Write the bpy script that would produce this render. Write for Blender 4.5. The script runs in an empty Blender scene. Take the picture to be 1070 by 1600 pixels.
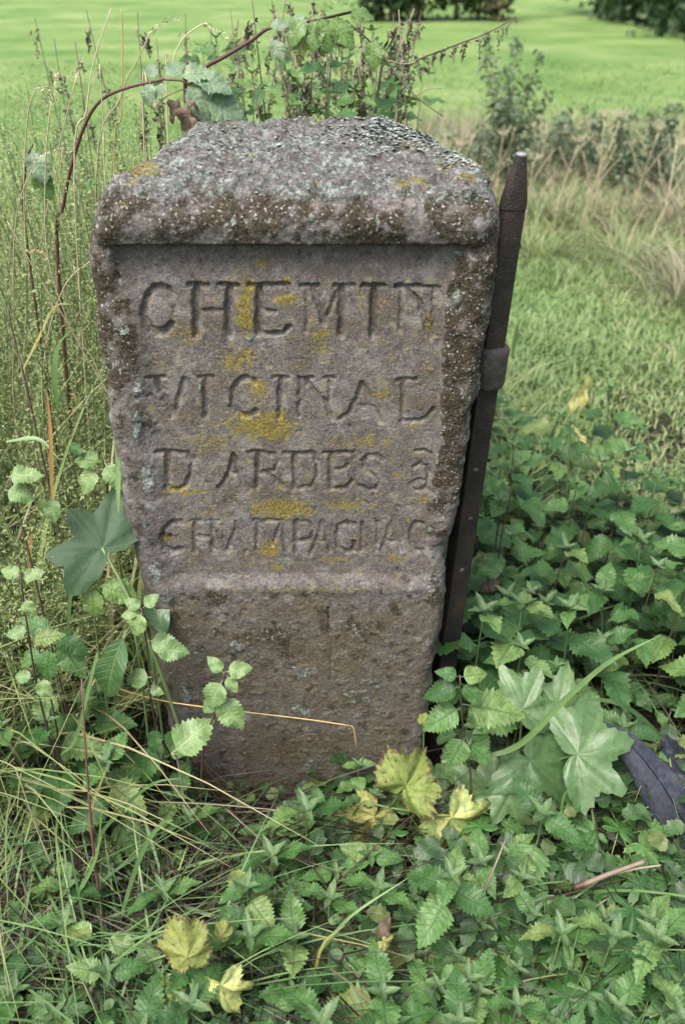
import bpy, math, random
import numpy as np
from mathutils import Vector, Matrix

random.seed(7)
rng = np.random.default_rng(11)
SC = bpy.context.scene
COL = SC.collection

# ------------------------------------------------------------------ camera, sky, sun, exposure
CAM_Z, PITCH, FPX = 1.47, math.radians(34.0), 1300.0
cam_data = bpy.data.cameras.new('camera')
cam_data.sensor_fit = 'VERTICAL'
cam_data.sensor_height = 23.6
cam_data.sensor_width = 15.8
cam_data.lens = FPX / 1600.0 * 23.6
cam_data.clip_start = 0.05
cam_data.clip_end = 900
cam_data.dof.use_dof = True
cam_data.dof.focus_distance = 1.38
cam_data.dof.aperture_fstop = 2.4
cam = bpy.data.objects.new('camera', cam_data)
cam.location = (0, 0, CAM_Z)
cam.rotation_euler = (math.radians(90) - PITCH, 0, 0)
COL.objects.link(cam)
SC.camera = cam

SUN_EL, SUN_AZ = math.radians(62), math.radians(-140)      # azimuth measured from +Y towards +X
world = bpy.data.worlds.new('World')
SC.world = world
world.use_nodes = True
wn = world.node_tree
wn.nodes.clear()
w_out = wn.nodes.new('ShaderNodeOutputWorld')
w_bg = wn.nodes.new('ShaderNodeBackground')
w_sky = wn.nodes.new('ShaderNodeTexSky')
w_sky.sky_type = 'NISHITA'
w_sky.sun_disc = False
w_sky.sun_elevation = SUN_EL
w_sky.sun_rotation = SUN_AZ
w_sky.air_density = 1.0
w_sky.dust_density = 6.0
w_sky.ozone_density = 1.0
w_bg.inputs['Strength'].default_value = 0.09
wn.links.new(w_sky.outputs[0], w_bg.inputs['Color'])
wn.links.new(w_bg.outputs[0], w_out.inputs['Surface'])

sun_data = bpy.data.lights.new('sun', 'SUN')
sun_data.energy = 1.5
sun_data.angle = math.radians(34)
sun_data.color = (1.0, 0.97, 0.92)
sun = bpy.data.objects.new('sun', sun_data)
sd = Vector((math.cos(SUN_EL) * math.sin(SUN_AZ), math.cos(SUN_EL) * math.cos(SUN_AZ), math.sin(SUN_EL)))
sun.rotation_euler = sd.to_track_quat('Z', 'Y').to_euler()
COL.objects.link(sun)

SC.view_settings.view_transform = 'Standard'
SC.view_settings.look = 'None'
SC.view_settings.exposure = 1.98
SC.view_settings.gamma = 1.0
SC.view_settings.use_curve_mapping = False
SC.render.engine = 'CYCLES'
SC.cycles.use_denoising = True
SC.cycles.max_bounces = 8
SC.cycles.transparent_max_bounces = 8

# ------------------------------------------------------------------ helpers
RIGHT = Vector((1, 0, 0))
UP = Vector((0, math.sin(PITCH), math.cos(PITCH)))
FWD = Vector((0, math.cos(PITCH), -math.sin(PITCH)))
CP, SP = math.cos(PITCH), math.sin(PITCH)


def P(px, py, Y):
    """the point of the plane y = Y that the photograph shows at px, py"""
    u = (800 - py) / FPX
    d = Vector(((px - 535) / FPX, CP + u * SP, -SP + u * CP))
    t = Y / d.y
    return Vector((d.x * t, Y, CAM_Z + d.z * t))


def depth_at(px, py, Y):
    return Y / (CP + (800 - py) / FPX * SP)


def proj(v):
    """photograph pixel of world points (N,3)"""
    v = np.atleast_2d(np.asarray(v, float))
    z = v[:, 1] * CP - (v[:, 2] - CAM_Z) * SP
    u = v[:, 1] * SP + (v[:, 2] - CAM_Z) * CP
    return 535 + FPX * v[:, 0] / z, 800 - FPX * u / z


def hash3(ix, iy, iz, seed):
    h = (ix.astype(np.int64) * 374761393 + iy.astype(np.int64) * 668265263 + iz.astype(np.int64) * 2147483647 + seed * 1274126177) & 0xFFFFFFFF
    h = ((h ^ (h >> 13)) * 1274126177) & 0xFFFFFFFF
    h = ((h ^ (h >> 16)) * 2246822519) & 0xFFFFFFFF
    return ((h ^ (h >> 15)) & 0xFFFFFF).astype(np.float64) / float(0xFFFFFF)


def vnoise(p, scale, seed=0):
    q = np.asarray(p, float) * scale + 1000.0
    i = np.floor(q).astype(np.int64)
    f = q - i
    f = f * f * (3 - 2 * f)
    out = 0
    for dx in (0, 1):
        wx = f[:, 0] if dx else 1 - f[:, 0]
        for dy in (0, 1):
            wy = f[:, 1] if dy else 1 - f[:, 1]
            for dz in (0, 1):
                wz = f[:, 2] if dz else 1 - f[:, 2]
                out = out + wx * wy * wz * hash3(i[:, 0] + dx, i[:, 1] + dy, i[:, 2] + dz, seed)
    return out


def fbm(p, scale, octaves=4, seed=0, gain=0.5):
    s, a, n = 0, 1.0, 0
    for o in range(octaves):
        s = s + a * vnoise(p, scale * 2 ** o, seed + o * 17)
        n += a
        a *= gain
    return s / n


def sstep(a, b, x):
    t = np.clip((x - a) / (b - a), 0, 1)
    return t * t * (3 - 2 * t)


def build_mesh(name, V, F, mat=None, uv=None, rnd=None, col=None, extra=None, smooth=True):
    """a mesh datablock from arrays; F is (M,3) or (M,4)"""
    V = np.ascontiguousarray(V, np.float32)
    F = np.ascontiguousarray(F, np.int32)
    me = bpy.data.meshes.new(name)
    m, k = F.shape
    me.vertices.add(len(V))
    me.vertices.foreach_set('co', V.ravel())
    me.loops.add(m * k)
    me.loops.foreach_set('vertex_index', F.ravel())
    me.polygons.add(m)
    me.polygons.foreach_set('loop_start', np.arange(0, m * k, k, dtype=np.int32))
    if smooth:
        me.polygons.foreach_set('use_smooth', np.ones(m, bool))
    if uv is not None:
        l = me.uv_layers.new(name='UVMap')
        l.data.foreach_set('uv', np.ascontiguousarray(uv[F.ravel()], np.float32).ravel())
    if rnd is not None:
        a = me.attributes.new('rnd', 'FLOAT', 'POINT')
        a.data.foreach_set('value', np.ascontiguousarray(rnd, np.float32))
    if col is not None:
        a = me.attributes.new('marks', 'FLOAT_COLOR', 'POINT')
        a.data.foreach_set('color', np.ascontiguousarray(col, np.float32).ravel())
    for n, v in (extra or {}).items():
        a = me.attributes.new(n, 'FLOAT', 'POINT')
        a.data.foreach_set('value', np.ascontiguousarray(v, np.float32))
    me.update(calc_edges=True)
    if mat:
        me.materials.append(mat)
    return me


def link(name, me, parent=None):
    o = bpy.data.objects.new(name, me)
    COL.objects.link(o)
    if parent:
        o.parent = parent
    return o


def tag(o, label=None, cat=None, group=None, kind=None):
    if label:
        o['label'] = label
    if cat:
        o['category'] = cat
    if group:
        o['group'] = group
    if kind:
        o['kind'] = kind
    return o


def thing(name, loc, label, cat, group=None):
    o = bpy.data.objects.new(name, None)
    o.empty_display_size = 0.05
    COL.objects.link(o)
    o.location = loc
    return tag(o, label, cat, group)


def copy_thing(src, loc, rotz=0, scale=1, label=None, group=None):
    r = src.copy()
    COL.objects.link(r)
    r.location = loc
    r.rotation_euler = (0, 0, rotz)
    r.scale = (scale,) * 3
    if label:
        r['label'] = label
    if group:
        r['group'] = group
    for ch in list(src.children):
        c = ch.copy()
        COL.objects.link(c)
        c.parent = r
        for g in ch.children:
            d = g.copy()
            COL.objects.link(d)
            d.parent = c
    return r


def catmull(pts, n):
    """n+1 points along a smooth path through pts"""
    p = np.array([list(q) for q in pts], float)
    if len(p) == 2:
        t = np.linspace(0, 1, n + 1)[:, None]
        return p[0] * (1 - t) + p[1] * t
    q = np.vstack([2 * p[0] - p[1], p, 2 * p[-1] - p[-2]])
    out = []
    for s in np.linspace(0, len(p) - 1, n + 1):
        i = min(int(s), len(p) - 2)
        t = s - i
        a, b, c, d = q[i], q[i + 1], q[i + 2], q[i + 3]
        out.append(0.5 * (2 * b + (c - a) * t + (2 * a - 5 * b + 4 * c - d) * t * t + (3 * b - 3 * c + d - a) * t ** 3))
    return np.array(out)


def tube_arrays(path, radii, sides=6):
    path = np.asarray(path, float)
    n = len(path)
    radii = np.broadcast_to(np.asarray(radii, float), (n,)) if np.ndim(radii) == 0 or len(np.atleast_1d(radii)) == n else np.linspace(radii[0], radii[-1], n)
    tan = np.gradient(path, axis=0)
    tan /= np.linalg.norm(tan, axis=1)[:, None] + 1e-9
    ref = np.array([0.31, 0.17, 0.93]) if abs(tan[:, 2]).mean() < 0.8 else np.array([0.9, 0.3, 0.1])
    a = np.cross(tan, ref)
    a /= np.linalg.norm(a, axis=1)[:, None] + 1e-9
    b = np.cross(tan, a)
    ang = np.linspace(0, 2 * math.pi, sides, endpoint=False)
    V = path[:, None, :] + radii[:, None, None] * (np.cos(ang)[None, :, None] * a[:, None, :] + np.sin(ang)[None, :, None] * b[:, None, :])
    V = V.reshape(-1, 3)
    F = []
    for i in range(n - 1):
        for j in range(sides):
            k = (j + 1) % sides
            F.append((i * sides + j, i * sides + k, (i + 1) * sides + k, (i + 1) * sides + j))
    V = np.vstack([V, path[:1], path[-1:]])
    c0, c1 = len(V) - 2, len(V) - 1
    for j in range(0, sides - 1, 2):
        F.append((c0, (j + 2) % sides, j + 1, j))
        e = (n - 1) * sides
        F.append((c1, e + j, e + j + 1, e + (j + 2) % sides))
    return V, np.array(F)


def join(parts):
    """[(V,F,rnd)] -> one set of arrays"""
    Vs, Fs, Rs, o = [], [], [], 0
    for p in parts:
        V, F = p[0], p[1]
        Vs.append(V)
        Fs.append(np.asarray(F) + o)
        Rs.append(np.full(len(V), p[2] if len(p) > 2 else 0.0))
        o += len(V)
    return np.vstack(Vs), np.vstack(Fs), np.concatenate(Rs)


# ------------------------------------------------------------------ materials
class Nodes:
    def __init__(self, name):
        self.m = bpy.data.materials.new(name)
        self.m.use_nodes = True
        self.t = self.m.node_tree
        self.t.nodes.clear()
        self.out = self.n('ShaderNodeOutputMaterial')

    def n(self, typ, **kw):
        x = self.t.nodes.new(typ)
        for k, v in kw.items():
            setattr(x, k, v)
        return x

    def l(self, a, b):
        self.t.links.new(a, b)

    def val(self, sock, v):
        if hasattr(v, 'is_output'):
            self.l(v, sock)
        else:
            sock.default_value = v

    def math(self, op, a, b=0.0, c=None, clamp=False):
        x = self.n('ShaderNodeMath', operation=op, use_clamp=clamp)
        self.val(x.inputs[0], a)
        self.val(x.inputs[1], b)
        if c is not None:
            self.val(x.inputs[2], c)
        return x.outputs[0]

    def noise(self, scale, detail=3.0, rough=0.55, coord=None, w=None):
        x = self.n('ShaderNodeTexNoise')
        x.inputs['Scale'].default_value = scale
        x.inputs['Detail'].default_value = detail
        x.inputs['Roughness'].default_value = rough
        if coord is not None:
            self.l(coord, x.inputs['Vector'])
        return x.outputs['Fac']

    def mix(self, f, a, b, blend='MIX'):
        x = self.n('ShaderNodeMix', data_type='RGBA', blend_type=blend)
        self.val(x.inputs[0], f)
        for i, v in ((6, a), (7, b)):
            if hasattr(v, 'is_output'):
                self.l(v, x.inputs[i])
            else:
                x.inputs[i].default_value = (*v, 1)
        return x.outputs[2]

    def ramp(self, f, stops, interp='LINEAR'):
        x = self.n('ShaderNodeValToRGB')
        x.color_ramp.interpolation = interp
        e = x.color_ramp.elements
        while len(e) < len(stops):
            e.new(0.5)
        for q, (p, c) in zip(e, stops):
            q.position = p
            q.color = (*c, 1) if len(c) == 3 else c
        self.l(f, x.inputs[0])
        return x.outputs['Color']

    def smooth(self, v, a, b):
        x = self.n('ShaderNodeMapRange', interpolation_type='SMOOTHSTEP')
        self.val(x.inputs[0], v)
        x.inputs[1].default_value = a
        x.inputs[2].default_value = b
        return x.outputs[0]

    def attr(self, name):
        return self.n('ShaderNodeAttribute', attribute_name=name)

    def coord(self, which='Object'):
        return self.n('ShaderNodeTexCoord').outputs[which]

    def bump(self, h, dist, strength=1.0, prev=None):
        x = self.n('ShaderNodeBump')
        x.inputs['Strength'].default_value = strength
        x.inputs['Distance'].default_value = dist
        self.l(h, x.inputs['Height'])
        if prev is not None:
            self.l(prev, x.inputs['Normal'])
        return x.outputs[0]

    def done(self, color, rough=0.6, normal=None, transl=0.0, tcol=None, spec=0.5, metal=0.0):
        b = self.n('ShaderNodeBsdfPrincipled')
        self.val(b.inputs['Roughness'], rough)
        if hasattr(color, 'is_output'):
            self.l(color, b.inputs['Base Color'])
        else:
            b.inputs['Base Color'].default_value = (*color, 1)
        b.inputs['Specular IOR Level'].default_value = spec
        self.val(b.inputs['Metallic'], metal)
        if normal is not None:
            self.l(normal, b.inputs['Normal'])
        sh = b.outputs[0]
        if transl > 0:
            t = self.n('ShaderNodeBsdfTranslucent')
            tc = tcol if tcol is not None else color
            if hasattr(tc, 'is_output'):
                self.l(tc, t.inputs['Color'])
            else:
                t.inputs['Color'].default_value = (*tc, 1)
            mx = self.n('ShaderNodeMixShader')
            mx.inputs[0].default_value = transl
            self.l(sh, mx.inputs[1])
            self.l(t.outputs[0], mx.inputs[2])
            sh = mx.outputs[0]
        self.l(sh, self.out.inputs['Surface'])
        return self.m


def leaf_mat(name, stops, vein=(0.16, 0.26, 0.10), vein_f=0.5, rough=0.42, transl=0.28, lat=7.0, spots=None, edge=None, spec=0.5, ns=8):
    """leaf with a midrib and side veins read from its UVs (u across -1..1, v along)"""
    N = Nodes(name)
    oi = N.n('ShaderNodeObjectInfo').outputs['Random']
    at = N.attr('rnd').outputs['Fac']
    r = N.math('FRACT', N.math('ADD', oi, at))
    col = N.ramp(r, stops)
    g = N.coord('Object')
    nz = N.noise(ns, 4, 0.65, g)
    col = N.mix(N.smooth(nz, 0.35, 0.70), col, N.mix(0.45, col, (0.02, 0.035, 0.015)))
    if lat:
        uv = N.n('ShaderNodeSeparateXYZ')
        N.l(N.coord('UV'), uv.inputs[0])
        au = N.math('ABSOLUTE', uv.outputs[0])
        mid = N.math('SUBTRACT', 1.0, N.smooth(au, 0.03, 0.10))
        ph = N.math('SUBTRACT', N.math('MULTIPLY', uv.outputs[1], lat), N.math('MULTIPLY', au, 1.6))
        tri = N.math('PINGPONG', ph, 0.5)
        side = N.math('SUBTRACT', 1.0, N.smooth(tri, 0.03, 0.13))
        vn = N.math('MAXIMUM', mid, N.math('MULTIPLY', side, 0.7))
        col = N.mix(N.math('MULTIPLY', vn, vein_f), col, vein)
        hgt = N.math('ADD', N.math('MULTIPLY', vn, -0.6), N.math('MULTIPLY', nz, 0.5))
    else:
        vv = N.attr('vein').outputs['Fac']
        vs = N.smooth(vv, 0.60, 1.0)
        col = N.mix(N.math('MULTIPLY', vs, vein_f), col, vein)
        hgt = N.math('ADD', N.math('MULTIPLY', vs, -0.5), nz)
    if spots:
        sp = N.smooth(N.noise(spots[1], 2, 0.6, g), spots[2], spots[2] + 0.06)
        col = N.mix(N.math('MULTIPLY', sp, spots[3]), col, spots[0])
    if edge:
        ee = N.attr('rim').outputs['Fac']
        en = N.math('ADD', N.math('MULTIPLY', ee, edge[1]), N.math('MULTIPLY', N.noise(edge[3] if len(edge) > 3 else 6, 4, 0.7, g), 0.9))
        col = N.mix(N.smooth(en, edge[2], edge[2] + 0.15), col, edge[0])
    nrm = N.bump(hgt, 0.0015, 0.7)
    return N.done(col, rough, nrm, transl, N.mix(0.4, col, (0.16, 0.22, 0.03)), spec)


def blade_mat(name, stops, rough=0.5, transl=0.25, patch=None):
    N = Nodes(name)
    at = N.attr('rnd').outputs['Fac']
    oi = N.n('ShaderNodeObjectInfo').outputs['Random']
    if patch:
        at = N.math('ADD', N.math('MULTIPLY', at, 0.7), N.math('MULTIPLY', N.math('SUBTRACT', N.noise(patch, 2, 0.5, N.coord('Object')), 0.35), 1.0), clamp=True)
        col = N.ramp(at, stops)
    else:
        col = N.ramp(N.math('FRACT', N.math('ADD', at, oi)), stops)
    return N.done(col, rough, None, transl, col, 0.4)


def stem_mat(name, stops, rough=0.6):
    N = Nodes(name)
    oi = N.n('ShaderNodeObjectInfo').outputs['Random']
    g = N.coord('Object')
    f = N.math('ADD', N.math('MULTIPLY', oi, 0.6), N.math('MULTIPLY', N.noise(25, 3, 0.6, g), 0.45))
    return N.done(N.ramp(f, stops), rough, N.bump(N.noise(180, 2, 0.5, g), 0.001, 0.5))

# ------------------------------------------------------------------ the ground
STONE_Y = 1.138


def ground_z(x, y):
    x, y = np.asarray(x, float), np.asarray(y, float)
    p = np.stack([np.broadcast_to(x, np.broadcast(x, y).shape).ravel(), np.broadcast_to(y, np.broadcast(x, y).shape).ravel(), np.zeros(np.broadcast(x, y).size)], 1)
    near = (vnoise(p, 2.2, 5) - 0.5) * 0.06 + (vnoise(p, 0.5, 9) - 0.5) * 0.08
    fade = 1 - sstep(6, 14, np.hypot(p[:, 0], p[:, 1]))
    far = sstep(28, 160, np.hypot(p[:, 0], p[:, 1]))
    far = far * (3.0 * (vnoise(p, 0.012, 3) - 0.3))
    return (near * fade + far).reshape(np.broadcast(x, y).shape)


def make_ground():
    # graded sheet: fine near the stone, coarse out to the horizon
    g = np.concatenate([-np.geomspace(400, 3.2, 26), np.linspace(-3, 3, 120), np.geomspace(3.2, 400, 26)])
    gy = np.concatenate([-np.geomspace(400, 1.2, 22), np.linspace(-1, 7, 150), np.geomspace(7.2, 420, 40)])
    X, Y = np.meshgrid(g, gy)
    Z = ground_z(X, Y)
    V = np.stack([X.ravel(), Y.ravel(), Z.ravel()], 1)
    nx, ny = len(g), len(gy)
    i = np.arange(nx * ny).reshape(ny, nx)
    F = np.stack([i[:-1, :-1], i[:-1, 1:], i[1:, 1:], i[1:, :-1]], -1).reshape(-1, 4)
    N = Nodes('ground')
    gco = N.coord('Object')
    sep = N.n('ShaderNodeSeparateXYZ')
    N.l(gco, sep.inputs[0])
    n1 = N.noise(0.5, 5, 0.65, gco)
    n2 = N.noise(3, 6, 0.8, gco)
    field = N.ramp(N.math('ADD', N.math('MULTIPLY', n1, 0.7), N.math('MULTIPLY', n2, 0.3)),
                   [(0.38, (0.070, 0.138, 0.034)), (0.5, (0.118, 0.190, 0.055)), (0.62, (0.185, 0.240, 0.090))])
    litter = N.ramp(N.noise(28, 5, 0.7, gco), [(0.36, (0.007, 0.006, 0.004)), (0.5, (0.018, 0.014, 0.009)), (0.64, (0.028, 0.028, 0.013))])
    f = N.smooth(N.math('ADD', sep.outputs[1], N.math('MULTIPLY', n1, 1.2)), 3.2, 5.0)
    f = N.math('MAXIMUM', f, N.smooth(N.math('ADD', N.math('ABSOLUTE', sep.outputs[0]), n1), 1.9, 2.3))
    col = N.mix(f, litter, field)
    nrm = N.bump(N.math('ADD', n2, N.noise(60, 3, 0.6, gco)), 0.03, 0.8)
    o = link('ground', build_mesh('ground', V, F, N.done(col, 0.9, nrm, spec=0.15)))
    tag(o, kind='structure')


make_ground()

# ------------------------------------------------------------------ the carved stone
L_EDGE = [(262, 180), (300, 160), (340, 151), (375, 144), (400, 141), (440, 147), (480, 153), (540, 158), (600, 169), (650, 176), (690, 184), (720, 189), (770, 194), (830, 206), (880, 216),
          (930, 229), (990, 241), (1050, 252), (1120, 263), (1170, 274), (1240, 286), (1330, 300)]
R_EDGE = [(262, 770), (300, 778), (350, 780), (400, 776), (450, 769), (500, 761), (560, 753), (610, 746), (650, 735), (700, 729), (740, 723), (790, 716), (830, 705), (858, 694), (872, 690),
          (900, 693), (950, 693), (985, 690), (1020, 681), (1060, 673), (1110, 668), (1170, 660), (1240, 650), (1330, 640)]


def edge_fn(tab):
    pts = [P(x, y, STONE_Y + 0.026) for y, x in tab]
    for k, (y, x) in enumerate(tab):
        pts[k].z = P(x, y, STONE_Y).z
    z = np.array([p.z for p in pts])[::-1]
    x = np.array([p.x for p in pts])[::-1]
    return lambda q: np.interp(q, z, x)


LX, RX = edge_fn(L_EDGE), edge_fn(R_EDGE)


def seg_d(px, py, pts):
    d = np.full(px.shape, 1e9)
    for (x0, y0), (x1, y1) in zip(pts[:-1], pts[1:]):
        dx, dy = x1 - x0, y1 - y0
        t = np.clip(((px - x0) * dx + (py - y0) * dy) / (dx * dx + dy * dy + 1e-9), 0, 1)
        d = np.minimum(d, np.hypot(px - x0 - t * dx, py - y0 - t * dy))
    return d


def arc(cx, cy, rx, ry, a0, a1, n=14):
    return [(cx + rx * math.cos(math.radians(a)), cy - ry * math.sin(math.radians(a))) for a in np.linspace(a0, a1, n)]


# the four lines of the inscription, stroke by stroke: (depth mm, width px, path)
def strokes():
    S = []

    def s(dep, wid, *pts):
        S.append((dep, wid, list(pts)))
    # CHEMIN
    S.append((10, 11, arc(247, 490, 24, 35, 42, 322)))
    S.append((3, 7, arc(247, 490, 24, 35, -38, 42)))
    s(11, 11, (305, 455), (305, 528)); s(8, 6, (292, 452), (322, 452))
    s(11, 12, (356, 455), (356, 528)); s(8, 6, (340, 452), (370, 452)); s(4, 7, (308, 491), (352, 491))
    s(11, 12, (404, 455), (404, 526)); s(8, 6, (388, 452), (450, 452)); s(4, 6, (408, 492), (430, 492)); s(7, 6, (404, 527), (440, 526), (451, 515)); s(4, 5, (450, 453), (452, 466))
    s(9, 6, (470, 453), (496, 453)); s(9, 8, (488, 456), (497, 480), (506, 510)); s(4, 5, (479, 456), (479, 522)); s(6, 6, (507, 508), (528, 460))
    s(11, 10, (534, 456), (533, 528)); s(8, 6, (524, 453), (553, 453))
    s(11, 10, (585, 456), (583, 530)); s(9, 6, (568, 453), (601, 453))
    s(9, 6, (620, 454), (658, 454)); s(8, 8, (637, 458), (656, 478), (666, 508), (674, 532)); s(4, 5, (627, 460), (626, 524)); s(5, 5, (678, 458), (678, 530)); s(5, 5, (664, 455), (688, 456))
    # VICINAL
    s(7, 5, (228, 595), (256, 595)); s(10, 11, (243, 599), (256, 628), (268, 654)); s(7, 7, (271, 652), (285, 598))
    s(8, 9, (320, 598), (320, 655)); s(6, 5, (309, 595), (332, 595))
    S.append((8, 9, arc(384, 626, 22, 29, 55, 310)))
    s(8, 8, (437, 598), (437, 655)); s(6, 5, (427, 595), (449, 595))
    s(6, 5, (466, 596), (488, 596)); s(7, 7, (477, 600), (494, 620), (511, 638), (517, 660)); s(4, 5, (468, 600), (467, 655)); s(5, 5, (514, 602), (515, 650)); s(4, 5, (506, 596), (524, 596))
    s(7, 7, (567, 604), (558, 628), (545, 651), (531, 661)); s(7, 8, (569, 610), (577, 632), (584, 648), (596, 664)); s(3, 5, (552, 640), (578, 640))
    s(6, 5, (620, 599), (650, 598)); s(6, 8, (631, 602), (630, 656)); s(6, 5, (626, 663), (650, 663), (666, 659), (678, 644))
    # D'ARDES a
    s(7, 5, (242, 713), (292, 713)); s(8, 10, (261, 716), (260, 766)); s(6, 6, (292, 715), (298, 728), (297, 745), (289, 765), (274, 771), (258, 769))
    s(7, 6, (363, 716), (361, 732), (352, 754), (340, 769)); s(8, 8, (364, 718), (371, 740), (379, 760), (390, 771)); s(3, 5, (354, 746), (372, 746))
    s(7, 5, (388, 713), (414, 713)); s(8, 8, (402, 716), (401, 768)); s(6, 6, (412, 713), (429, 717), (433, 729), (428, 741), (410, 745)); s(6, 7, (418, 745), (430, 758), (444, 768))
    s(6, 5, (444, 714), (490, 714)); s(8, 8, (460, 717), (460, 767)); s(6, 6, (489, 716), (496, 730), (495, 750), (487, 765), (466, 770))
    s(6, 5, (507, 714), (552, 713)); s(8, 8, (517, 717), (517, 768)); s(5, 5, (520, 740), (538, 738), (542, 731)); s(6, 5, (517, 770), (540, 769), (550, 757)); s(4, 4, (551, 714), (553, 723))
    s(6, 6, (598, 723), (588, 717), (576, 718), (567, 726), (573, 740), (587, 753), (592, 763), (586, 771), (574, 772), (564, 766))
    s(6, 4, (651, 710), (663, 709), (675, 714)); s(6, 6, (648, 736), (657, 731), (667, 735), (670, 746), (667, 768), (674, 771)); s(5, 5, (667, 757), (650, 757), (641, 764), (648, 773), (664, 771))
    # CHAMPAGNAC
    s(7, 7, (284, 823), (268, 821), (256, 830), (252, 845), (257, 861), (268, 868), (282, 864))
    s(6, 7, (303, 822), (303, 868)); s(6, 7, (331, 822), (331, 867)); s(5, 6, (305, 845), (329, 845)); s(4, 4, (296, 820), (312, 820)); s(4, 4, (324, 820), (340, 820))
    s(5, 6, (369, 824), (364, 844), (354, 867)); s(6, 7, (370, 827), (376, 848), (384, 868)); s(3, 4, (361, 851), (377, 851))
    s(5, 5, (396, 820), (440, 820)); s(5, 6, (402, 822), (400, 866)); s(6, 6, (408, 822), (418, 844), (424, 858)); s(5, 6, (425, 856), (438, 824)); s(6, 7, (440, 826), (446, 868))
    s(6, 7, (462, 821), (462, 868)); s(5, 5, (464, 820), (482, 823), (490, 834), (486, 848), (467, 852))
    s(5, 6, (503, 822), (496, 846), (486, 870)); s(5, 6, (504, 824), (510, 846), (515, 868)); s(3, 4, (495, 852), (511, 852))
    s(6, 6, (553, 825), (541, 822), (530, 828), (525, 844), (529, 862), (541, 869), (552, 866), (553, 853))
    s(5, 6, (566, 824), (577, 842), (588, 866)); s(4, 4, (566, 824), (565, 866)); s(4, 4, (590, 824), (589, 866))
    s(5, 5, (611, 824), (604, 846), (596, 868)); s(5, 6, (612, 826), (619, 848), (627, 868)); s(3, 4, (604, 852), (620, 852))
    s(6, 6, (660, 825), (650, 823), (643, 836), (642, 850), (648, 864), (660, 868))
    return S


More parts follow.
